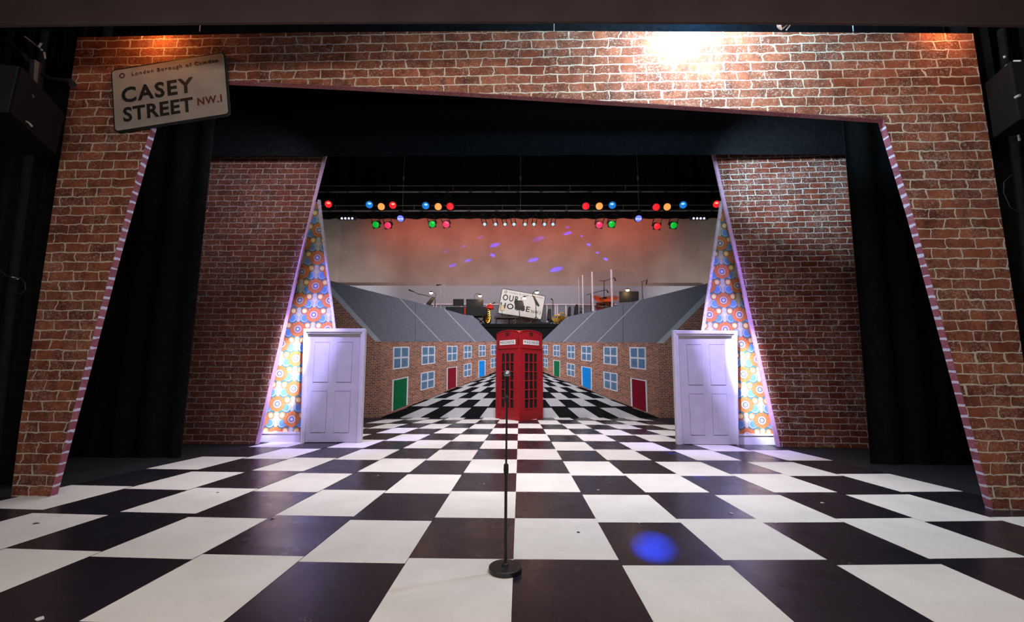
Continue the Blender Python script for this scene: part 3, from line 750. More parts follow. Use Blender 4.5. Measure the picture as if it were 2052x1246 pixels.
def face(A_, B_, nm):
    """A_ to B_ left to right along the floor"""
    A_, B_ = Vector(A_), Vector(B_); A_.z = B_.z = 0
    W_ = (B_-A_).length; u = (B_-A_).normalized(); n_ = u.cross(Vector((0, 0, 1)))   # outward, to the audience
    F = lambda s, z, l=0: A_+u*(s*W_)+Vector((0, 0, z))+n_*l
    arch = []
    for k in range(15):
        a = math.pi*k/14; arch.append((.5+.5*math.cos(a), z_eave+(z_top-z_eave)*math.sin(a)**.9))
    outl = [(0, 0), (1, 0)]+arch
    # frame round the sash opening, built from blocks
    g0, g1 = .235, .755
    mb = MB(); d = -n_*.03
    mb.prism([F(0, 0), F(1, 0), F(1, z_w0), F(0, z_w0)], d)
    mb.prism([F(0, z_w0), F(g0, z_w0), F(g0, z_w1), F(0, z_w1)], d); mb.prism([F(g1, z_w0), F(1, z_w0), F(1, z_w1), F(g1, z_w1)], d)
    mb.prism([F(0, z_w1), F(1, z_w1)]+[F(s, z) for s, z in arch], d)
    # raised corner posts, cornice and plinth
    mb.prism([F(0, 0, .018), F(.09, 0, .018), F(.09, z_band, .018), F(0, z_band, .018)], -n_*.018)
    mb.prism([F(.91, 0, .018), F(1, 0, .018), F(1, z_band, .018), F(.91, z_band, .018)], -n_*.018)
    mb.prism([F(.0, z_band-.02, .026), F(1, z_band-.02, .026), F(1, z_band+.03, .026), F(0, z_band+.03, .026)], -n_*.026)
    mb.prism([F(.12, .12, .01), F(.88, .12, .01), F(.88, z_w0-.08, .01), F(.12, z_w0-.08, .01)], -n_*.01)
    mb.prism([F(g0-.05, z_w0-.03, .012), F(g1+.05, z_w0-.03, .012), F(g1+.05, z_w0, .012), F(g0-.05, z_w0, .012)], -n_*.012)
    # domed pediment ring
    for i in range(14):
        (s0, h0), (s1, h1) = arch[i], arch[i+1]
        c0, c1 = (.5+(s0-.5)*.93, z_eave+(h0-z_eave)*.80), (.5+(s1-.5)*.93, z_eave+(h1-z_eave)*.80)
        mb.prism([F(s0, h0, .02), F(s1, h1, .02), F(*c1, .02), F(*c0, .02)], -n_*.02)
    mb.build('side_panel', m_red, tb)
    # glazing bars: three by six
    gb = MB()
    us = [.235, .285, .43, .47, .60, .645, .755]
    cols = [(.235, .375), (.432, .57), (.625, .755)]
    rr_ = [(i/6, (i+1)/6) for i in range(6)]
    H_ = z_w1-z_w0
    sash = MB()
    for a_, b_ in ((.375, .432), (.57, .625)): sash.prism([F(a_+.008, z_w0, .004), F(b_-.008, z_w0, .004), F(b_-.008, z_w1, .004), F(a_+.008, z_w1, .004)], -n_*.02)
    for i in range(1, 6):
        z_ = z_w0+H_*i/6; sash.prism([F(.235, z_-.014, .004), F(.755, z_-.014, .004), F(.755, z_+.014, .004), F(.235, z_+.014, .004)], -n_*.02)
    sh_o = sash.build('glazing_bars', m_red, tb)
    pn = MB(); pn.prism([F(.235, z_w0, -.018), F(.755, z_w0, -.018), F(.755, z_w1, -.018), F(.235, z_w1, -.018)], -n_*.008); pn.build('pane', m_pane, sh_o)
    sgn = MB(); sgn.prism([F(.16, z_s0, .014), F(.83, z_s0, .014), F(.83, z_s1, .014), F(.16, z_s1, .014)], -n_*.014); so = sgn.build('name_panel', m_white, tb)
    dz = z_s1-z_s0
    lettering('name_lettering', 'MADNESS', .19, .80, z_s0+dz*.22, z_s0+dz*.80, lambda s, z, l=0: F(s, z, .0145+l), m_ink, so, 0, 1.25, .003)
    # little crown above the name
    zc = z_eave-.02+(z_top-z_eave)*.2; cw = MB()
    prof = [(-.07, -.05), (.07, -.05), (.075, .0), (.095, .06), (.045, .025), (.03, .085), (0, .03), (-.03, .085), (-.045, .025), (-.095, .06), (-.075, 0)]
    cw.prism([F(.5+a_, zc+b_, .008) for a_, b_ in prof], -n_*.008); cw.build('crown', m_rust, tb)
    return F, arch
FL_, arch = face(PL, PC, 'left'); FR_, _ = face(PC, PR, 'right')
# back board and domed roof between the two arches
back = MB(); back.prism([(PL.x, PL.y, 0), (PR.x, PR.y, 0), (PR.x, PR.y, z_eave), (PL.x, PL.y, z_eave)], (0, .02, 0)); back.build('back_board', m_red, tb)
rf = MB(); cen = Vector(((PL.x+PR.x)/2, (PL.y+PR.y)/2, z_top+.02)); Nn = len(arch)
for F in (FL_, FR_):
    for i in range(Nn-1):
        p, q = F(arch[i][0], arch[i][1], -.03), F(arch[i+1][0], arch[i+1][1], -.03)
        p2 = Vector((cen.x+(p.x-cen.x)*.3, cen.y, cen.z-.02*abs(p.x-cen.x))); q2 = Vector((cen.x+(q.x-cen.x)*.3, cen.y, cen.z-.02*abs(q.x-cen.x)))
        rf.poly([p, q, q2, p2])
rf.poly([FL_(1, z_eave, 0), FL_(.75, z_top-.03, 0), Vector((cen.x, cen.y-.1, z_top)), FR_(.25, z_top-.03, 0)])
rf.build('roof_dome', m_redtop_lit, tb)
sl = MB(); sl.prism([FL_(.985, z_s0-.02, .03), FL_(1.0, z_s0-.02, .045), FL_(1.0, z_s1+.08, .045), FL_(.985, z_s1+.08, .03)], (.016, .01, 0)); sl.build('corner_slot', m_pane, tb)

# ------------------------------------------------------------------ microphone on round base stand
mbse = fl(1012.5, 1144); Ym = mbse.y
ms = thing('microphone_stand', 'black straight microphone stand on round base at centre stage front', 'microphone stand', mbse)
mb = MB(); mb.lathe([(.114, 0), (.117, .004), (.117, .030), (.112, .035), (.026, .036), (.022, .05), (.014, .055)], mbse, n=40); mb.build('round_base', m_kit, ms, smooth=True)
top = at(1016, 757, Ym); top.z = top.z; j = at(1014.2, 940, Ym)
mb = MB(); mb.tube([mbse+Vector((0, 0, .04)), j], .011, 12); mb.tube([j, Vector((top.x, top.y, top.z-.13))], .0075, 12); mb.build('pole', m_kit, ms, smooth=True)
mb = MB(); mb.lathe([(.012, -.035), (.017, -.03), (.019, 0), (.017, .035), (.010, .04)], j, n=16); mb.build('clutch', m_kit, ms, smooth=True)
b0 = Vector((top.x, top.y, top.z-.15)); 
mc = thing('microphone', 'black handheld microphone with silver green ball grille clipped on the stand', 'microphone', b0)
ax = (at(1016.3, 749, Ym)-b0).normalized()
mcl = MB(); mcl.lathe([(.009, -.03), (.016, -.02), (.017, .01), (.012, .02)], b0, ax, 14); mcl.build('microphone_clip', m_kit, ms, smooth=True)
L_ = (at(1016.3, 749, Ym)-b0).length
mb = MB(); mb.lathe([(.009, .022), (.0115, .03), (.015, L_-.03), (.017, L_-.02), (.013, L_-.012)], b0, ax, 18); mb.build('microphone_body', m_kit2, mc, smooth=True)
mb = MB(); r_ = .0255; mb.lathe([(r_*math.sin(R(a)), L_+.002-r_*math.cos(R(a))) for a in range(25, 181, 12)], b0, ax, 24); mb.build('ball_grille', m_micball, mc, smooth=True)
mb = MB(); mb.lathe([(r_*1.02, L_-.002), (r_*1.05, L_), (r_*1.05, L_+.004), (r_*1.02, L_+.006)], b0, ax, 24); mb.build('grille_band', m_chrome, mc, smooth=True)

# ------------------------------------------------------------------ lighting bars
YB = 12.5
def bar(yp, yt, label, x0=620, x1=1470, rungs=()):
    t = thing('lighting_bar', label, 'lighting bar', at(1040, yp, YB))
    p0, p1 = at(x0, yp, YB), at(x1, yp, YB); z = (p0.z+p1.z)/2; q0 = at(x0, yt, YB); 
    mb = MB(); mb.tube([(p0.x, YB, at(x0, yp+1, YB).z), (p1.x, YB, at(x1, yp, YB).z)], .026, 10); mb.build('main_pipe', m_steel, t, smooth=True)
    mb = MB(); mb.tube([(p0.x, YB, at(x0, yt+1, YB).z), (p1.x, YB, at(x1, yt, YB).z)], .010, 8); mb.build('upper_pipe', m_steel, t, smooth=True)
    for px in rungs:
        mb = MB(); mb.tube([at(px, yp, YB), at(px, yt-1, YB)], .010, 6); mb.build('rung', m_steel, t)
    for px in [660, 700, 748, 846, 896, 944, 992, 1038, 1088, 1138, 1186, 1234, 1283, 1331, 1380, 1428]:
        c_ = at(px+random.uniform(-4, 4), yp-1, YB); mb = MB()
        pts = [c_+Vector((0, -.02, 0))+Vector((math.cos(R(a))*.05, 0, math.sin(R(a))*.05)) for a in range(0, 361, 36)]
        mb.tube(pts, .012, 6); mb.build('pipe_clamp', m_kit, t)
    return t
bar(383.5, 371.5, 'upper ladder bar across the stage carrying the high coloured lamps', rungs=(781, 908, 1020, 1142, 1253, 1365))
bar(421.5, 411, 'lower ladder bar across the stage carrying the low lamps', rungs=(672, 740, 830, 1007, 1135, 1249, 1362))
for k, px in enumerate((808, 1043, 1279)):
    mb = MB(); c_ = at(px, 383, YB); mb.tube([(c_.x, YB, at(px, 421, YB).z), (c_.x, YB, 10.4)], .008, 6)
    mb.lathe([(.02, -.06), (.03, 0), (.02, .06)], (c_.x, YB, at(px, 357, YB).z), n=8)
    tag(mb.build('suspension_cable', m_steel), ('steel hanging cable above the left half of the lighting bars', 'steel hanging cable above the middle of the lighting bars', 'steel hanging cable above the right half of the lighting bars')[k], 'cable')

def parcan(px, py, gel, hot, label, group, pipe_y, yoff=-.25, rpx=7.2, square=False, ty=(0, 2.5), body_len=.34):
    lens = at(px, py, YB+yoff); r = rpx/FPX*12.4
    hang = at(px-(4 if px < 1040 else -3), pipe_y, YB); hang.y = YB
    d = (Vector((lens.x*.75, ty[1], 1.0))-lens).normalized()      # lamp points down to the stage
    t = thing('stage_lamp', label, 'stage light', lens, group)
    b_ = MB()
    if square: b_.lathe([(r*.9, 0), (r*1.0, -.06), (r*1.0, -body_len*.7), (r*.7, -body_len), (r*.2, -body_len-.02)], lens, d, 18)
    else: b_.lathe([(r*1.22, .05), (r*1.22, -.02), (r*1.15, -.06), (r*1.1, -body_len*.6), (r*.75, -body_len*.9), (r*.35, -body_len), (r*.3, -body_len-.08)], lens-d*.052, d, 18)
    b_.build('lamp_body', m_kit, t, smooth=True)
    g = MB(); g.lathe([(r, 0), (r*.98, .006), (r*.6, .022), (0.001, .03)], lens, d, 22); gl = g.build('gel', gel, t, smooth=True)
    if hot is not None:
        h = MB(); up = Vector((0, 0, 1)); sd = d.cross(up).normalized(); u2 = sd.cross(d).normalized(); c_ = lens+d*.033+u2*r*.35-sd*r*.12*(1 if px < 1040 else -1)
        h.prism([c_+sd*math.cos(R(a))*r*.48+u2*math.sin(R(a))*r*.26 for a in range(0, 360, 24)], -d*.012); h.build('filament_glow', hot, gl)
    if square:
        sd = d.cross(Vector((0, 0, 1))).normalized(); u2 = sd.cross(d).normalized(); k = r*1.12; ang = R(-12 if px < 1040 else 10)
        s1 = sd*math.cos(ang)+u2*math.sin(ang); s2 = -sd*math.sin(ang)+u2*math.cos(ang)
        f_ = MB(); f_.prism([lens+d*.0+(s1*a+s2*b2)*k for a, b2 in ((-1, -1), (1, -1), (1, 1), (-1, 1))], -d*.02); f_.build('gel_frame', m_kit, t)
    y_ = MB(); sd = d.cross(Vector((0, 0, 1))).normalized(); m_ = lens-d*body_len*.5
    y_.tube([m_+sd*r*1.25, hang+sd*r*1.25-Vector((0, 0, .14)), hang-Vector((0, 0, .10)), hang-sd*r*1.25-Vector((0, 0, .14)), m_-sd*r*1.25], .012, 6); y_.tube([hang-Vector((0, 0, .10)), hang], .016, 6)
    y_.build('yoke', m_kit, t)
G1 = 'round coloured lamps on the upper bar'; G2 = 'square framed coloured lamps on the lower bar'
for px, py, gel, hot, lab in (
    (658, 409, g_red, g_hotred, 'red round lamp alone at the left end, beside the left wallpaper point'),
    (740, 410, g_blue, g_hotblue, 'blue round lamp, leftmost of the three left hand lamps'),
    (764, 414, g_amber, None, 'amber round lamp between a blue and a red one, far left trio'),
    (787, 411, g_red, g_hotred, 'red round lamp, rightmost of the far left trio'),
    (853, 412, g_blue, g_hotblue, 'blue round lamp, leftmost of the left centre trio'),
    (878, 414, g_amber, None, 'amber round lamp in the middle of the left centre trio'),
    (902, 413.5, g_red, None, 'red round lamp, rightmost of the left centre trio'),
    (1174, 413, g_red, None, 'red round lamp, leftmost of the right centre trio'),
    (1201, 413, g_amber, None, 'amber round lamp in the middle of the right centre trio'),
    (1227, 411, g_blue, g_hotblue, 'blue round lamp, rightmost of the right centre trio'),
    (1315, 415, g_red, None, 'red round lamp, leftmost of the far right trio'),
    (1337, 414.5, g_amber, None, 'amber round lamp in the middle of the far right trio'),
    (1369, 410.5, g_blue, g_hotblue, 'blue round lamp, rightmost of the far right trio'),
    (1436, 409, g_red, g_hotred, 'red round lamp alone at the right end, beside the right wallpaper point')):
    parcan(px, py, gel, hot, lab, G1, 385)
for px, py, gel, lab in (
    (753, 450, g_green, 'green square framed lamp, leftmost on the lower bar'), (777, 451.5, g_pink, 'pink red square framed lamp beside the leftmost green one'),
    (866, 449, g_green, 'green square framed lamp left of centre on the lower bar'), (894, 449.5, g_pink, 'pink red square framed lamp left of centre'),
    (1201, 450.5, g_pink, 'pink red square framed lamp right of centre'), (1226, 449, g_green, 'green square framed lamp right of centre on the lower bar'),
    (1317, 453.5, g_red, 'tilted red square framed lamp at far right of the lower bar'), (1350, 451.5, g_green, 'green square framed lamp, rightmost on the lower bar')):
    parcan(px, py, gel, None, lab, G2, 422, -.3, 6.6, True)
for k, px in enumerate((971, 993, 1012, 1030, 1052, 1070, 1091, 1108)):
    names = ('leftmost of the eight', 'second from left of the eight', 'third from left of the eight', 'fourth from left of the eight', 'fifth from left of the eight', 'sixth from left of the eight', 'seventh from left of the eight', 'rightmost of the eight')
    parcan(px, 449.5, g_birdie, None, names[k]+' tiny black lamps at the centre of the lower bar', 'tiny lamps at the centre of the bar', 423, -.3, 3.4, True, body_len=.2)
for px, lab in ((803, 'blue glowing moving head lamp on the left of the lower bar'), (1279, 'blue glowing moving head lamp on the right of the lower bar')):
    t = thing('moving_head_lamp', lab, 'stage light', at(px, 436, YB), 'moving head lamps')
    c_ = at(px, 437, YB-.15); d = Vector((0, -.75, -.66)).normalized()
    mb = MB(); mb.lathe([(.09, -.20), (.12, -.15), (.125, 0), (.10, .03)], c_, d, 18); mb.build('lamp_head', m_kit, t, smooth=True)
    mb = MB(); mb.lathe([(.095, .03), (.09, .045), (.001, .06)], c_, d, 18); mb.build('lens', g_led, t, smooth=True)
    mb = MB(); sd = Vector((1, 0, 0)); u2 = sd.cross(d)
    for a in range(5):
        mb.lathe([(.014, .055), (.001, .068)], c_+sd*(a-2)*.033+u2*.0*(a % 2), d, 8)
    mb.build('led', g_led2, t)
    mb = MB(); h = at(px, 422, YB); mb.tube([c_+sd*.15, h+sd*.15-Vector((0, 0, .07)), h-sd*.15-Vector((0, 0, .07)), c_-sd*.15], .022, 8); mb.lathe([(.07, -.08), (.07, -.02), (.03, 0)], h, n=12); mb.build('yoke', m_kit, t)
for pxs, lab in ((range(685, 710, 7), 'small row of white blue lamps hanging left, near the left wallpaper point'), (range(1390, 1415, 7), 'small row of white blue lamps hanging right, near the right wallpaper point')):
    pxs = list(pxs)[:4]; t = thing('led_batten', lab, 'stage light', at(pxs[1], 437, YB), 'rows of small white blue lamps')
    a_, b_ = at(pxs[0]-7, 434, YB-.1), at(pxs[-1]+7, 434, YB-.1)
    mb = MB(); mb.box(a_.x, b_.x, a_.y-.05, a_.y+.07, a_.z-.09, a_.z+.02); mb.tube([((a_.x+b_.x)/2, YB, a_.z), ((a_.x+b_.x)/2, YB, at(pxs[0], 422, YB).z)], .015, 6); mb.build('housing', m_kit, t)
    for px in pxs:
        mb = MB(); mb.lathe([(.030, 0), (.028, .012), (.001, .02)], at(px, 437.5, YB-.155), (0, -1, -.4), 12); mb.build('led', g_led2, t, smooth=True)

# ------------------------------------------------------------------ upstage cloth, band platform
YC = 18.0
zt = at(1040, 425, YC).z
mb = MB()
nx = 40
xs = [-8.8+17.6*i/nx for i in range(nx+1)]
def ycl(x): return YC-max(0, abs(x)-7.4)**2*.5
for i in range(nx):
    mb.prism([(xs[i], ycl(xs[i]), 2.2), (xs[i+1], ycl(xs[i+1]), 2.2), (xs[i+1], ycl(xs[i+1]), zt+1.6), (xs[i], ycl(xs[i]), zt+1.6)], (0, .02, 0))
tag(mb.build('upstage_cloth', m_cloth, smooth=False), 'wide plain grey cloth at the back of the stage, tinted red by lamps', 'curtain')
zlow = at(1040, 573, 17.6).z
mb = MB(); mb.box(-7.3, 7.3, 17.55, 17.6, 2.2, zlow); tag(mb.build('lit_cloth_strip', m_cloth_lit), 'pale grey strip painted as the lit foot of the upstage cloth', 'screen')  # added strip, its pale colour stands for the lit band of the cloth
YP0 = BD.hit(1040, 700).y+.65
zp = at(1040, 648.5, YP0).z
mb = MB(); mb.box(-6.6, 6.6, YP0, 17.4, zp-.12, zp); mb.box(-6.6, 6.6, YP0+.04, YP0+.08, 0, zp-.12)
for x_ in (-6.5, 6.4): mb.box(x_, x_+.1, 17.2, 17.3, 0, zp-.12)
tag(mb.build('band_platform', m_deck), 'high black band platform behind the painted terraces', 'platform')
# rail and pale panels behind the band
YR = 17.1
t = thing('band_rail', 'pale rail with grey infill panels along the back of the band platform', 'railing', (0, YR, zp))
zr_ = at(1040, 609, YR).z
mb = MB(); a_, b_ = at(800, 609, YR), at(1240, 609, YR); mb.box(a_.x, b_.x, YR-.03, YR+.03, zr_-.035, zr_); mb.build('top_rail', m_rail, t)
mb = MB(); mb.box(a_.x, b_.x, YR-.02, YR+.02, zp+.06, zp+.10); mb.build('bottom_rail', m_rail, t)
for px in (815, 869, 874, 925, 975, 1030, 1096, 1113, 1117, 1134, 1152, 1168, 1190, 1215):
    p = at(px, 620, YR); mb = MB(); mb.box(p.x-.022, p.x+.022, YR-.02, YR+.02, zp, zr_-.035); mb.build('post', m_rail, t)
mb = MB(); mb.box(a_.x, b_.x, YR+.022, YR+.04, zp+.02, zr_-.04); mb.build('infill_panel', m_grey, t)

# OUR HOUSE sign
YS = 16.3
SP = Plane((-5, YS, 0), (5, YS, 0))
sg2 = thing('house_sign', 'white tilted street sign among the band stands, above the telephone box', 'sign', at(1045, 645, YS))
frame2, W2, H2 = sign(sg2, [(1006, 577.5), (1093.5, 593), (1085, 641), (997, 628)], 0, SP, .05, .07, m_white, m_ink, .022)
lettering('sign_lettering', 'OUR', .055, .42, .55, .78, frame2, m_ink, sg2, .018, 1.2)
lettering('sign_lettering', 'HOUSE', .03, .70, .24, .45, frame2, m_ink, sg2, .018, 1.15)
lettering('sign_lettering', 'NW.I', .74, .95, .22, .34, frame2, m_inkred, sg2, .015, 1.15)
lettering('sign_lettering', 'London Borough of Camden', .19, .94, .865, .915, frame2, m_inkbrown, sg2, .0, 1.2)
emblem(frame2, W2, H2, .10, .88, .05, m_inkbrown, sg2)
mb = MB(); 
for px in (1020, 1068):
    p = at(px, 625, YS+.1); mb.tube([(p.x, YS+.08, p.z), (p.x, YS+.5, zp+.02)], .02, 6)
mb.build('brace', m_kit, sg2)

def seg(mb, pts, Y, r, n=6): mb.tube([at(x, y, Y) for x, y in pts], r, n); return mb
def tripod(mb, x, Y, r=.3):
    for a in (90, 210, 330): mb.tube([(x, Y, zp+.3), (x+math.cos(R(a))*r, Y+math.sin(R(a))*r, zp+.02)], .012, 6)
def music_stand(desk, Y, pole_px, label, lamp=None, tilt=0, th=.02, arc=None, cat='music stand'):
    c_ = at(pole_px, desk[2][1] if len(desk) > 2 else 620, Y)
    t = thing('music_stand', label, cat, (c_.x, Y, zp), 'music stands on the band platform')
    mb = MB(); mb.prism([at(x, y, Y) for x, y in desk], (0, th, 0)); 
    mb.build('desk', m_kit2, t)
    mb = MB(); z0 = min(at(x, y, Y).z for x, y in desk); mb.tube([(c_.x, Y+.03, z0+.15), (c_.x, Y+.03, zp+.05)], .014, 8); mb.build('pole', m_kit, t)
    mb = MB(); tripod(mb, c_.x, Y+.03); mb.build('tripod_base', m_kit, t)
    if lamp:
        lp = at(*lamp, Y-.12); p = arc or [(lamp[0]+8, lamp[1]+10), (lamp[0]+8, lamp[1]+2), (lamp[0]+3, lamp[1]-2)]
        k = MB(); k.tube([at(x, y, Y-.03) for x, y in p]+[lp+Vector((0, 0, .03))], .010, 6); lo = k.build('lamp_neck', m_kit, t)
        s = MB(); s.lathe([(.075, .0), (.06, .03), (.02, .055)], lp, (0, 0, 1), 14); s.build('lamp_hood', m_kit, lo, smooth=True)
        g = MB(); g.lathe([(.012, -.055), (.05, -.04), (.066, -.003)], lp, n=12); g.build('lamp_bulb', g_bulb, lo)
        l = bpy.data.lights.new('stand_lamp_light', 'POINT'); l.energy = 5; l.color = (1, .62, .28); l.shadow_soft_size = .03
        lo_ = bpy.data.objects.new('stand_lamp_light', l); COL.objects.link(lo_); lo_.location = lp+Vector((0, -.05, -.10))
    return t
music_stand([(866, 594), (873, 596), (862, 612), (853, 609)], 15.6, 871, 'leaning black music stand with lit lamp, leftmost on the platform', (864, 586), arc=[(872, 595), (874, 589), (869, 586)])
music_stand([(908, 599), (929.5, 599), (929.5, 613), (908, 613)], 16.1, 918, 'upright black music stand desk beside the keyboard, left one')
music_stand([(934, 599), (968.5, 599.5), (968.5, 618), (934, 617)], 16.1, 952, 'wide black music stand with bright lamp behind the keyboard', (962, 592), arc=[(951, 600), (951, 592), (956, 588)])
music_stand([(1030, 604), (1034, 601), (1048, 602.5), (1052, 621), (1040, 621), (1033, 618)], 15.0, 1041, 'black music stand in front of the white house sign', (1051, 596), arc=[(1045, 604), (1044, 597)])
music_stand([(1067, 592), (1071, 593), (1081.5, 612), (1079, 614.5), (1073, 609)], 15.0, 1074, 'edge-on angled music stand right of the white house sign', (1076, 585), arc=[(1067, 594), (1068, 586), (1072, 583.5)])
music_stand([(1241, 583.5), (1280, 583.5), (1280, 604), (1241, 606)], 15.6, 1260, 'wide black music stand with lamp right of the drum screen', (1257.5, 580.5), arc=[(1262, 585), (1264, 579)])
# keyboard
t = thing('keyboard', 'long black keyboard on a stand left of the saxophone', 'keyboard', at(930, 625, 15.3), None)
t.location.z = zp
a_, b_ = at(893, 611, 15.3), at(978, 634, 15.3)
mb = MB(); mb.box(a_.x, b_.x, 15.3, 15.65, b_.z, a_.z-.06, 0); mb.build('body', m_kit2, t, bevel=.02)
mb = MB(); mb.box(a_.x+.04, b_.x-.5, 15.66, 15.85, b_.z+.03, b_.z+.06); mb.build('key_bed', m_white, t)
p = at(932, 620, 15.28); mb = MB(); mb.box(p.x-.025, p.x+.02, 15.28, 15.30, at(932, 631, 15.28).z, at(932, 615, 15.28).z); mb.build('red_strap', m_redcloth, t)
for x_ in (a_.x+.25, b_.x-.25):
    mb = MB(); mb.tube([(x_-.2, 15.45, zp+.02), (x_+.2, 15.45, b_.z)], .02, 6); mb.tube([(x_+.2, 15.5, zp+.02), (x_-.2, 15.5, b_.z)], .02, 6); mb.build('leg', m_kit, t)
# mic stands
def mic_stand(label, pole, boom, Y, head=None, col=m_kit, stand=True, foot=None):
    p = at(*pole[0], Y); t = thing('boom_microphone_stand', label, 'microphone stand', (p.x, Y, zp), 'microphone stands on the band platform')
    mb = MB(); mb.tube([(at(*q, Y).x, Y, at(*q, Y).z) for q in pole]+[(at(*pole[-1], Y).x, Y, zp+.1)], .014, 8); mb.build('pole', col, t)
    mb = MB(); tripod(mb, at(*pole[-1], Y).x, Y); mb.build('tripod_base', m_kit, t)
    if boom: mb = MB(); seg(mb, boom, Y-.03, .011); mb.build('boom_arm', col, t)
    if head:
        a_, b_ = at(*head[0], Y-.03), at(*head[1], Y-.03); d_ = (b_-a_)
        mb = MB(); mb.tube([a_, a_+d_*.35, a_+d_*.9, b_], [.016, .018, .028, .022], 10); mb.build('microphone_head', m_kit2, t, smooth=True)
mic_stand('boom arm microphone reaching out at the far left of the platform', [(872, 600), (872, 612)], [(873, 597), (850, 591), (838, 589), (828, 584)], 15.4, [(829, 584.5), (819, 580.5)])
mic_stand('tall grey microphone stand with looped cable at the left', [(882.5, 570), (882.8, 618)], [(882.5, 573), (886, 570), (890, 570), (891, 576), (887, 582), (884, 585)], 15.9, [(885, 570), (874, 571.5)], m_steel)
mic_stand('slim microphone stand beside the right edge of the white house sign', [(1108, 602), (1108, 640)], None, 16.0, [(1108.5, 602), (1104, 598)])
mic_stand('overhead boom stand seen through the clear drum screen, upper one', [(1210.5, 562), (1210.5, 596)], [(1202, 562.5), (1211, 562.5), (1223, 559), (1232, 556.5)], 16.2, [(1231, 556), (1233.5, 562.5)])
mic_stand('low boom stand seen through the clear drum screen', [(1184, 590), (1184.5, 622)], [(1175, 591), (1196, 585), (1211, 581.5), (1217, 581)], 16.0, [(1216, 581), (1218.5, 586.5)])
mic_stand('tall microphone stand right of the music stand, rightmost on the platform', [(1286.5, 564), (1288, 600)], [(1285, 564.5), (1295, 562), (1298, 558)], 15.8, [(1297, 561), (1295, 569)])
# saxophone
Y = 14.75
t = thing('saxophone', 'gold saxophone upright with a red cloth over its top', 'saxophone', (at(976, 648, Y).x, Y, zp))
mb = MB(); mb.tube([at(x, y, Y) for x, y in ((985, 607), (981, 609), (979.5, 614), (981, 625), (982, 638), (980.5, 645), (977, 647.5), (974, 645), (973, 640), (974.5, 634))],
                   [.012, .018, .03, .04, .05, .06, .062, .07, .09, .13], 12); mb.build('body', m_gold, t, smooth=True)
mb = MB()
for i in range(6): 
    p = at(978, 616+i*4.3, Y-.07); mb.lathe([(.026, 0), (.026, .015), (.01, .02)], p, (0, -1, 0), 10)
mb.build('keys', m_gold, t)
mb = MB(); mb.lathe([(.15, -.10), (.14, -.04), (.10, .02), (.05, .05)], at(982, 613, Y-.01), (0.1, 0, 1), 9); mb.build('cloth', m_redcloth, t, smooth=True)
mb = MB(); mb.tube([at(986, 609, Y), at(992, 606, Y)], [.012, .02], 8); mb.build('mouthpiece', m_kit2, t)
# bell shaped dark body behind the sax
# side table and lamp
Y = 14.8
t = thing('side_table', 'small dark wooden table left of the white house sign', 'table', (at(1010, 640, Y).x, Y, zp))
a_, b_ = at(991, 635, Y), at(1036, 638, Y)
mb = MB(); mb.box(a_.x, b_.x, Y-.15, Y+.25, b_.z, a_.z); mb.build('table_top', m_wood, t)
for x_ in (a_.x+.03, b_.x-.07):
    for y_ in (Y-.12, Y+.18): mb = MB(); mb.box(x_, x_+.04, y_, y_+.04, zp, b_.z); mb.build('leg', m_wood, t)
t = thing('table_lamp', 'small cream shaded table lamp on the dark wooden table', 'lamp', at(1006, 634.8, Y))
zb = a_.z; xl = at(1006, 630, Y).x
mb = MB(); mb.lathe([(.06, 0), (.06, .012), (.014, .02), (.012, .14)], (xl, Y, zb), n=14); mb.build('base', m_wood, t, smooth=True)
zs0, zs1 = at(1006, 622, Y).z, at(1006, 611, Y).z
mb = MB(); mb.lathe([(.080, zs0-zb), (.055, zs1-zb), (.0, zs1-zb)], (xl, Y, zb), n=16); mb.build('lamp_shade', m_shade, t, smooth=True)
mb = MB(); mb.tube([(xl, Y, zb+.12), (xl, Y, zs1-.02)], .006, 6); mb.build('stem', m_wood, t)
# brass horns on the platform
for k, (px, py, r_, lab) in enumerate(((1115, 641, .105, 'round brass horn bell, left one beside the right roof'), (1127, 636, .10, 'round brass horn bell, right one resting against the right roof'))):
    Y = 14.75+.3*k; c_ = at(px, py, Y); t = thing('brass_horn', lab, 'brass instrument', (c_.x, Y, zp), 'brass horns on the band platform')
    mb = MB(); mb.lathe([(r_, 0), (r_*.75, .03), (r_*.4, .09), (r_*.22, .18)], c_+Vector((0, 0, -.02)), (.1, .9, .2), 18); mb.build('bell', m_gold, t, smooth=True)
    mb = MB(); pts = [c_+Vector((math.cos(R(a))*.12, .12, .05+math.sin(R(a))*.12)) for a in range(0, 361, 30)]; mb.tube(pts, .02, 8)
    mb.build('tubing', m_gold, t, smooth=True)
    mb = MB(); mb.tube([c_+Vector((0, .15, -.08)), (c_.x, Y+.15, zp)], .012, 6); tripod(mb, c_.x, Y+.15, .18); mb.build('stand', m_kit, t)
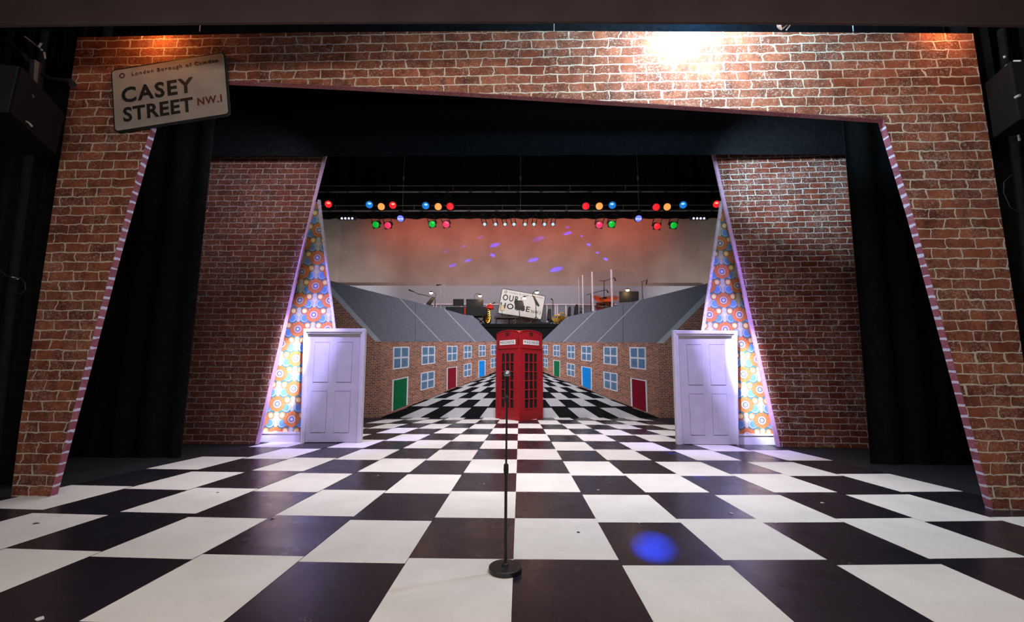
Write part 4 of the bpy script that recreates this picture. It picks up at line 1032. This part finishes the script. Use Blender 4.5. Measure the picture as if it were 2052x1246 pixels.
# chairs seen from the side along the rail
for k, (px, y0, y1, lab) in enumerate(((1101, 618, 640, 'black chair back right of the white house sign'), (1142, 613, 634, 'thin black chair back left of the tall one'), (1155.5, 609, 632, 'tall black chair back left of the drum screen'), (1165, 613, 625, 'grey chair back just left of the drum screen'))):
    Y = 15.42+.41*k; a_, b_ = at(px, y1, Y), at(px, y0, Y); sx = 1 if k == 0 else -1
    t = thing('band_chair', lab, 'chair', (a_.x, Y, zp), 'chairs on the band platform'); cm = m_kit2 if k < 3 else m_grey
    wd = (.075, .05, .07, .05)[k]
    mb = MB(); mb.prism([(a_.x-wd, Y, a_.z), (a_.x+wd*.8, Y, a_.z), (b_.x+wd*.9, Y, b_.z-.05), (b_.x+wd*.4, Y, b_.z), (b_.x-wd*.6, Y, b_.z-.02)], (0, .36, 0)); mb.build('backrest', cm, t, bevel=.02)
    sz = min(a_.z, zp+.46)
    mb = MB(); mb.box(min(a_.x, a_.x+.42*sx), max(a_.x, a_.x+.42*sx), Y, Y+.36, sz-.05, sz); mb.build('seat', cm, t, bevel=.01)
    for dx, dy in ((.02, .02), (.38, .02), (.02, .34), (.38, .34)): mb = MB(); mb.tube([(a_.x+dx*sx, Y+dy, zp), (a_.x+dx*sx, Y+dy, sz-.04)], .012, 6); mb.build('leg', m_kit, t)
# clear drum screen
YD = 15.5
t = thing('drum_screen', 'clear perspex drum screen of upright hinged panels', 'screen', (at(1195, 620, YD).x, YD, zp))
posts = [(1159.5, 557, 16.6), (1167, 551, 15.9), (1186, 544.5, 15.5), (1224.5, 540.5, 15.5), (1272, 541, 15.9)]
P3 = [at(x, y, Yq) for x, y, Yq in posts]
for i in range(4):
    a_, b_ = P3[i], P3[i+1]; zz_ = min(a_.z, b_.z); mb = MB()
    e = (b_-a_); e.z = 0; nrm = Vector((-e.y, e.x, 0)).normalized()
    mb.prism([(a_.x, a_.y, zp+.01), (b_.x, b_.y, zp+.01), (b_.x, b_.y, zz_), (a_.x, a_.y, zz_)], nrm*.012); mb.build('screen_panel', m_perspex, t)
for i, p in enumerate(P3[:4]):
    mb = MB(); wd = (.010, .020, .026, .030)[i]; mb.box(p.x-wd, p.x+wd, p.y-.022, p.y-.004, zp+.01, p.z); mb.build('panel_edge', m_pedge, t)
# drum kit
YK = 16.25
t = thing('drum_kit', 'drum kit with bronze cymbals behind the clear screen', 'drum kit', (at(1212, 620, YK).x, YK, zp))
for (px, py, r_, tx, ty_) in ((1201.5, 598.5, .25, .35, -.75), (1221, 597.5, .33, -.2, -.5), (1214, 603.5, .24, .5, -.8)):
    c_ = at(px, py, YK-.1); mb = MB(); mb.lathe([(r_, -.012), (r_*.98, -.006), (r_*.3, .012), (r_*.15, .035), (.012, .045)], c_, (tx, ty_, 1), 24); mb.build('cymbal', m_cymbal, t, smooth=True)
    mb = MB(); mb.tube([c_, (c_.x+.05, c_.y+.1, zp)], .011, 6); mb.build('cymbal_stand', m_chrome, t)
c_ = at(1216, 596, YK+.1); mb = MB(); mb.lathe([(.21, -.02), (.20, .0), (.05, .02)], c_, (0, -.25, 1), 20); mb.build('dark_cymbal', m_kit2, t, smooth=True)
for (px, py, r_, h_) in ((1203, 612, .16, .24), (1221, 611, .17, .26), (1210, 622, .26, .36)):
    c_ = at(px, py, YK+.05); mb = MB(); mb.lathe([(r_, -h_/2), (r_, h_/2-.02)], c_, (0, -.3, 1), 20); d_ = mb.build('drum_shell', m_drum, t, smooth=True)
    mb = MB(); mb.lathe([(r_*1.03, h_/2-.03), (r_*1.03, h_/2)], c_, (0, -.3, 1), 20); mb.build('hoop', m_chrome, d_)
    mb = MB(); mb.lathe([(r_*.99, h_/2), (r_*.98, h_/2+.004)], c_, (0, -.3, 1), 20); mb.build('drum_skin', m_skin, d_)
c_ = Vector((at(1212, 620, YK).x, YK-.25, zp+.30)); mb = MB(); mb.lathe([(.29, -.2), (.29, .2)], c_, (0, 1, 0), 24); mb.build('bass_drum', m_drum, t, smooth=True)
mb = MB(); mb.lathe([(.275, 0), (.27, .01)], c_+Vector((0, -.201, 0)), (0, -1, 0), 24); mb.build('bass_drum_head', m_kit2, t)
l = bpy.data.lights.new('kit_fill_light', 'POINT'); l.energy = 7; l.color = (1, .62, .42); l.shadow_soft_size = .04  # added warm fill for the cymbals, no lamp is built here
lo_ = bpy.data.objects.new('kit_fill_light', l); COL.objects.link(lo_); lo_.location = at(1200, 640, 15.3)
# cello-like bulge, dark cases low behind the rail
mb = MB(); a_ = at(1060, 640, 15.6); mb.box(a_.x-.45, a_.x+.75, 15.5, 15.85, zp, zp+.16); tag(mb.build('equipment_case', m_kit2, bevel=.02), 'low black case on the platform under the white house sign', 'case')

# ------------------------------------------------------------------ speakers and rigging at the sides
SPK = Plane((-6, 4.35, 0), (6, 4.35, 0))
t = thing('loudspeaker', 'black loudspeaker cabinet hanging at the far left edge', 'speaker', at(20, 200, 4.35))
f = [at(-60, 122, 4.2), at(44, 134, 4.2), at(22, 226, 4.2), at(-60, 226, 4.2)]
mb = MB(); mb.prism(f, (-.25, .7, -.1)); 
side = [at(44, 134, 4.2), at(75, 165, 4.75), at(66, 252, 4.75), at(22, 226, 4.2)]
mb.prism(side, (-.3, .02, 0)); mb.build('cabinet', m_cab, t)
mb = MB(); mb.prism([p+Vector((-.03, -.012, 0)) for p in f], (0, .01, 0)); mb.build('grille', m_grille, t)
mb = MB(); mb.tube([at(70, 125, 4.6), at(66, 190, 4.6)], [.05, .035], 8); mb.lathe([(.05, -.02), (.05, .02)], at(64, 192, 4.55), (0, 1, 0), 14); mb.tube([at(64, 192, 4.5), at(64, 192, 4.4)], .02, 8); mb.build('bracket', m_kit, t)
mb = MB(); mb.tube([at(50, 242, 4.4), at(58, 246, 4.4), at(64, 253, 4.4)], .009, 6); mb.build('shackle', m_steel, t)
t = thing('loudspeaker', 'dark brown loudspeaker cabinet half cut off at the far right edge', 'speaker', at(2045, 200, 4.35))
q0, q1 = at(2024, 122, 4.45), at(2036, 240, 4.45); mb = MB(); mb.prism([(q0.x, 4.45, q0.z), (q0.x+.62, 4.25, q0.z), (q0.x+.62, 4.25, q1.z), (q0.x, 4.45, q1.z)], (.12, .38, 0)); mb.build('cabinet', m_cab, t, bevel=.012)
mb = MB(); mb.tube([at(2031, 122, 4.3), at(2046, 122, 4.25)], .008, 8); mb.build('bracket', m_steel, t); mb = MB(); mb.lathe([(.014, -.02), (.014, .02)], at(2039, 193, 4.25), (0, 1, 0), 12); mb.build('bracket_bolt', m_steel, t)
def rig(label, pts, r, extra, mat=m_black):
    t = thing('rigging_pipe', label, 'pipe', at(*pts[0], 4.9))
    mb = MB(); mb.tube([at(x, y, 4.95) for x, y in pts], r, 12); mb.build('pipe', mat, t, smooth=True)
    for e in extra: mb = MB(); mb.tube([at(x, y, 4.85) for x, y in e], .012, 6); mb.build('clamp_arm', m_steel, t)
    return t
p0 = at(30, 1000, 4.95)
rgl = rig('upright black scaffold pipe left of the brick arch with clamps and cable', [(-25, 1040), (10, 700), (30, 520), (62, 280), (88, 60)], .045, [[(77, 94), (83, 86)], [(88, 105), (90, 117)], [(84, 148), (94, 156)], [(124, 158), (134, 160)], [(24, 556), (36, 558)], [(50, 74), (84, 100)]])
mb = MB(); mb.tube([at(x, y, 4.8) for x, y in ((84, 148), (100, 158), (128, 160), (140, 163))], .02, 8); mb.tube([at(140, 163, 4.82), at(146, 170, 4.82)], .04, 8)
mb.build('side_arm', m_kit, rgl, smooth=True)
mb = MB(); mb.tube([at(x, y, 4.6) for x, y in ((8, 84), (18, 86), (32, 98), (48, 110), (56, 122), (72, 123))], [.035, .018, .016, .02, .022, .02], 8)
tag(mb.build('speaker_bracket', m_kit, smooth=True), 'bent black support arm above the left loudspeaker', 'bracket')
mb = MB(); mb.tube([at(x, y, 4.8) for x, y in ((0, 540), (12, 552), (26, 558), (40, 556), (50, 566), (51, 580), (42, 588), (10, 587))], .007, 6)
mb.build('cable', m_kit2, rgl)
rgr = rig('upright black scaffold pipe at the right edge with small clamps', [(2110, 1060), (2070, 620), (2034, 300), (2008, 60)], .045, [[(2012, 112), (2014, 116)], [(2007, 146), (2012, 138), (2018, 130)], [(2040, 262), (2043, 282)]])
mb = MB(); mb.tube([at(x, y, 4.8) for x, y in ((2028, 350), (2012, 365), (2011, 385), (2024, 415), (2050, 430))], .006, 6)
mb.build('cable', m_kit2, rgr)
# profile lamp peeping over the top of the arch
t = thing('profile_lamp', 'pale lit stage lamp hanging above the right part of the arch', 'stage light', at(1566, 50, 4.62))
c_ = at(1560, 54, 4.62); d = (at(1590, 30, 4.55)-c_).normalized()
mb = MB(); mb.lathe([(.035, 0), (.05, .01), (.05, .10), (.06, .12), (.06, .35)], c_, d, 16); mb.build('lamp_body', m_chrome, t, smooth=True)
mb = MB(); mb.tube([at(1576, 60, 4.6), at(1592, 38, 4.6)], .008, 6); mb.build('yoke', m_steel, t)
for px, lab in ((400, 'short wire hanging above the left part of the arch'), (1110, 'short wire hanging above the middle of the arch'), (1710, 'short wire hanging above the right part of the arch')):
    mb = MB(); mb.tube([at(px, 63, 5.0), at(px+1, 40, 5.0)+Vector((0, 0, .5))], .006, 6); tag(mb.build('hanging_wire', m_steel), lab, 'wire')

# ------------------------------------------------------------------ scraps on the floor
for px, py, w_, m_, lab in ((72, 1049, .05, m_scrapd, 'small dark scrap on a white tile at far left'), (78, 1241, .05, m_scrap, 'white paper scrap at the bottom left of the floor'),
        (1466, 1029, .035, m_scrap, 'white paper scrap on a black tile, right of centre'), (1648, 1008, .04, m_scrap, 'pale scrap on a black tile towards the right side'),
        (1281, 1048, .03, m_scrap, 'small bluish scrap above the blue patch of light'), (1556, 1048, .03, m_scrap, 'small bluish scrap on the tile edge at right'),
        (1159, 1067, .03, m_scrapd, 'small dark red scrap on the white tile right of the stand'), (758, 953, .03, m_scrap, 'pale scrap on a black tile left of centre'),
        (970, 970, .025, m_scrap, 'small bluish scrap on a black tile left of the stand'), (1199, 982, .03, m_scrap, 'small white scrap at a tile corner right of the stand'),
        (749, 976, .03, m_scrapd, 'small brown scrap on the tile edge left of centre'), (436, 987, .035, m_scrapd, 'small dark curl on a white tile at left'),
        (545, 1040, .035, m_scrapd, 'brown scrap at a black tile corner on the left'), (814, 907, .03, m_scrap, 'tiny blue scrap on a far black tile left')):
    p = fl(px, py); mb = MB(); a0 = random.uniform(0, 3)
    mb.prism([(p.x+math.cos(a0+a)*w_*(.5 if i % 2 else .9)*.6, p.y+math.sin(a0+a)*w_*.45, .001+.004*(i % 2)) for i, a in enumerate((0, 1.3, 2.4, 3.6, 5))], (0, 0, .003))
    tag(mb.build('floor_scrap', m_), lab, 'litter', 'scraps on the stage floor')
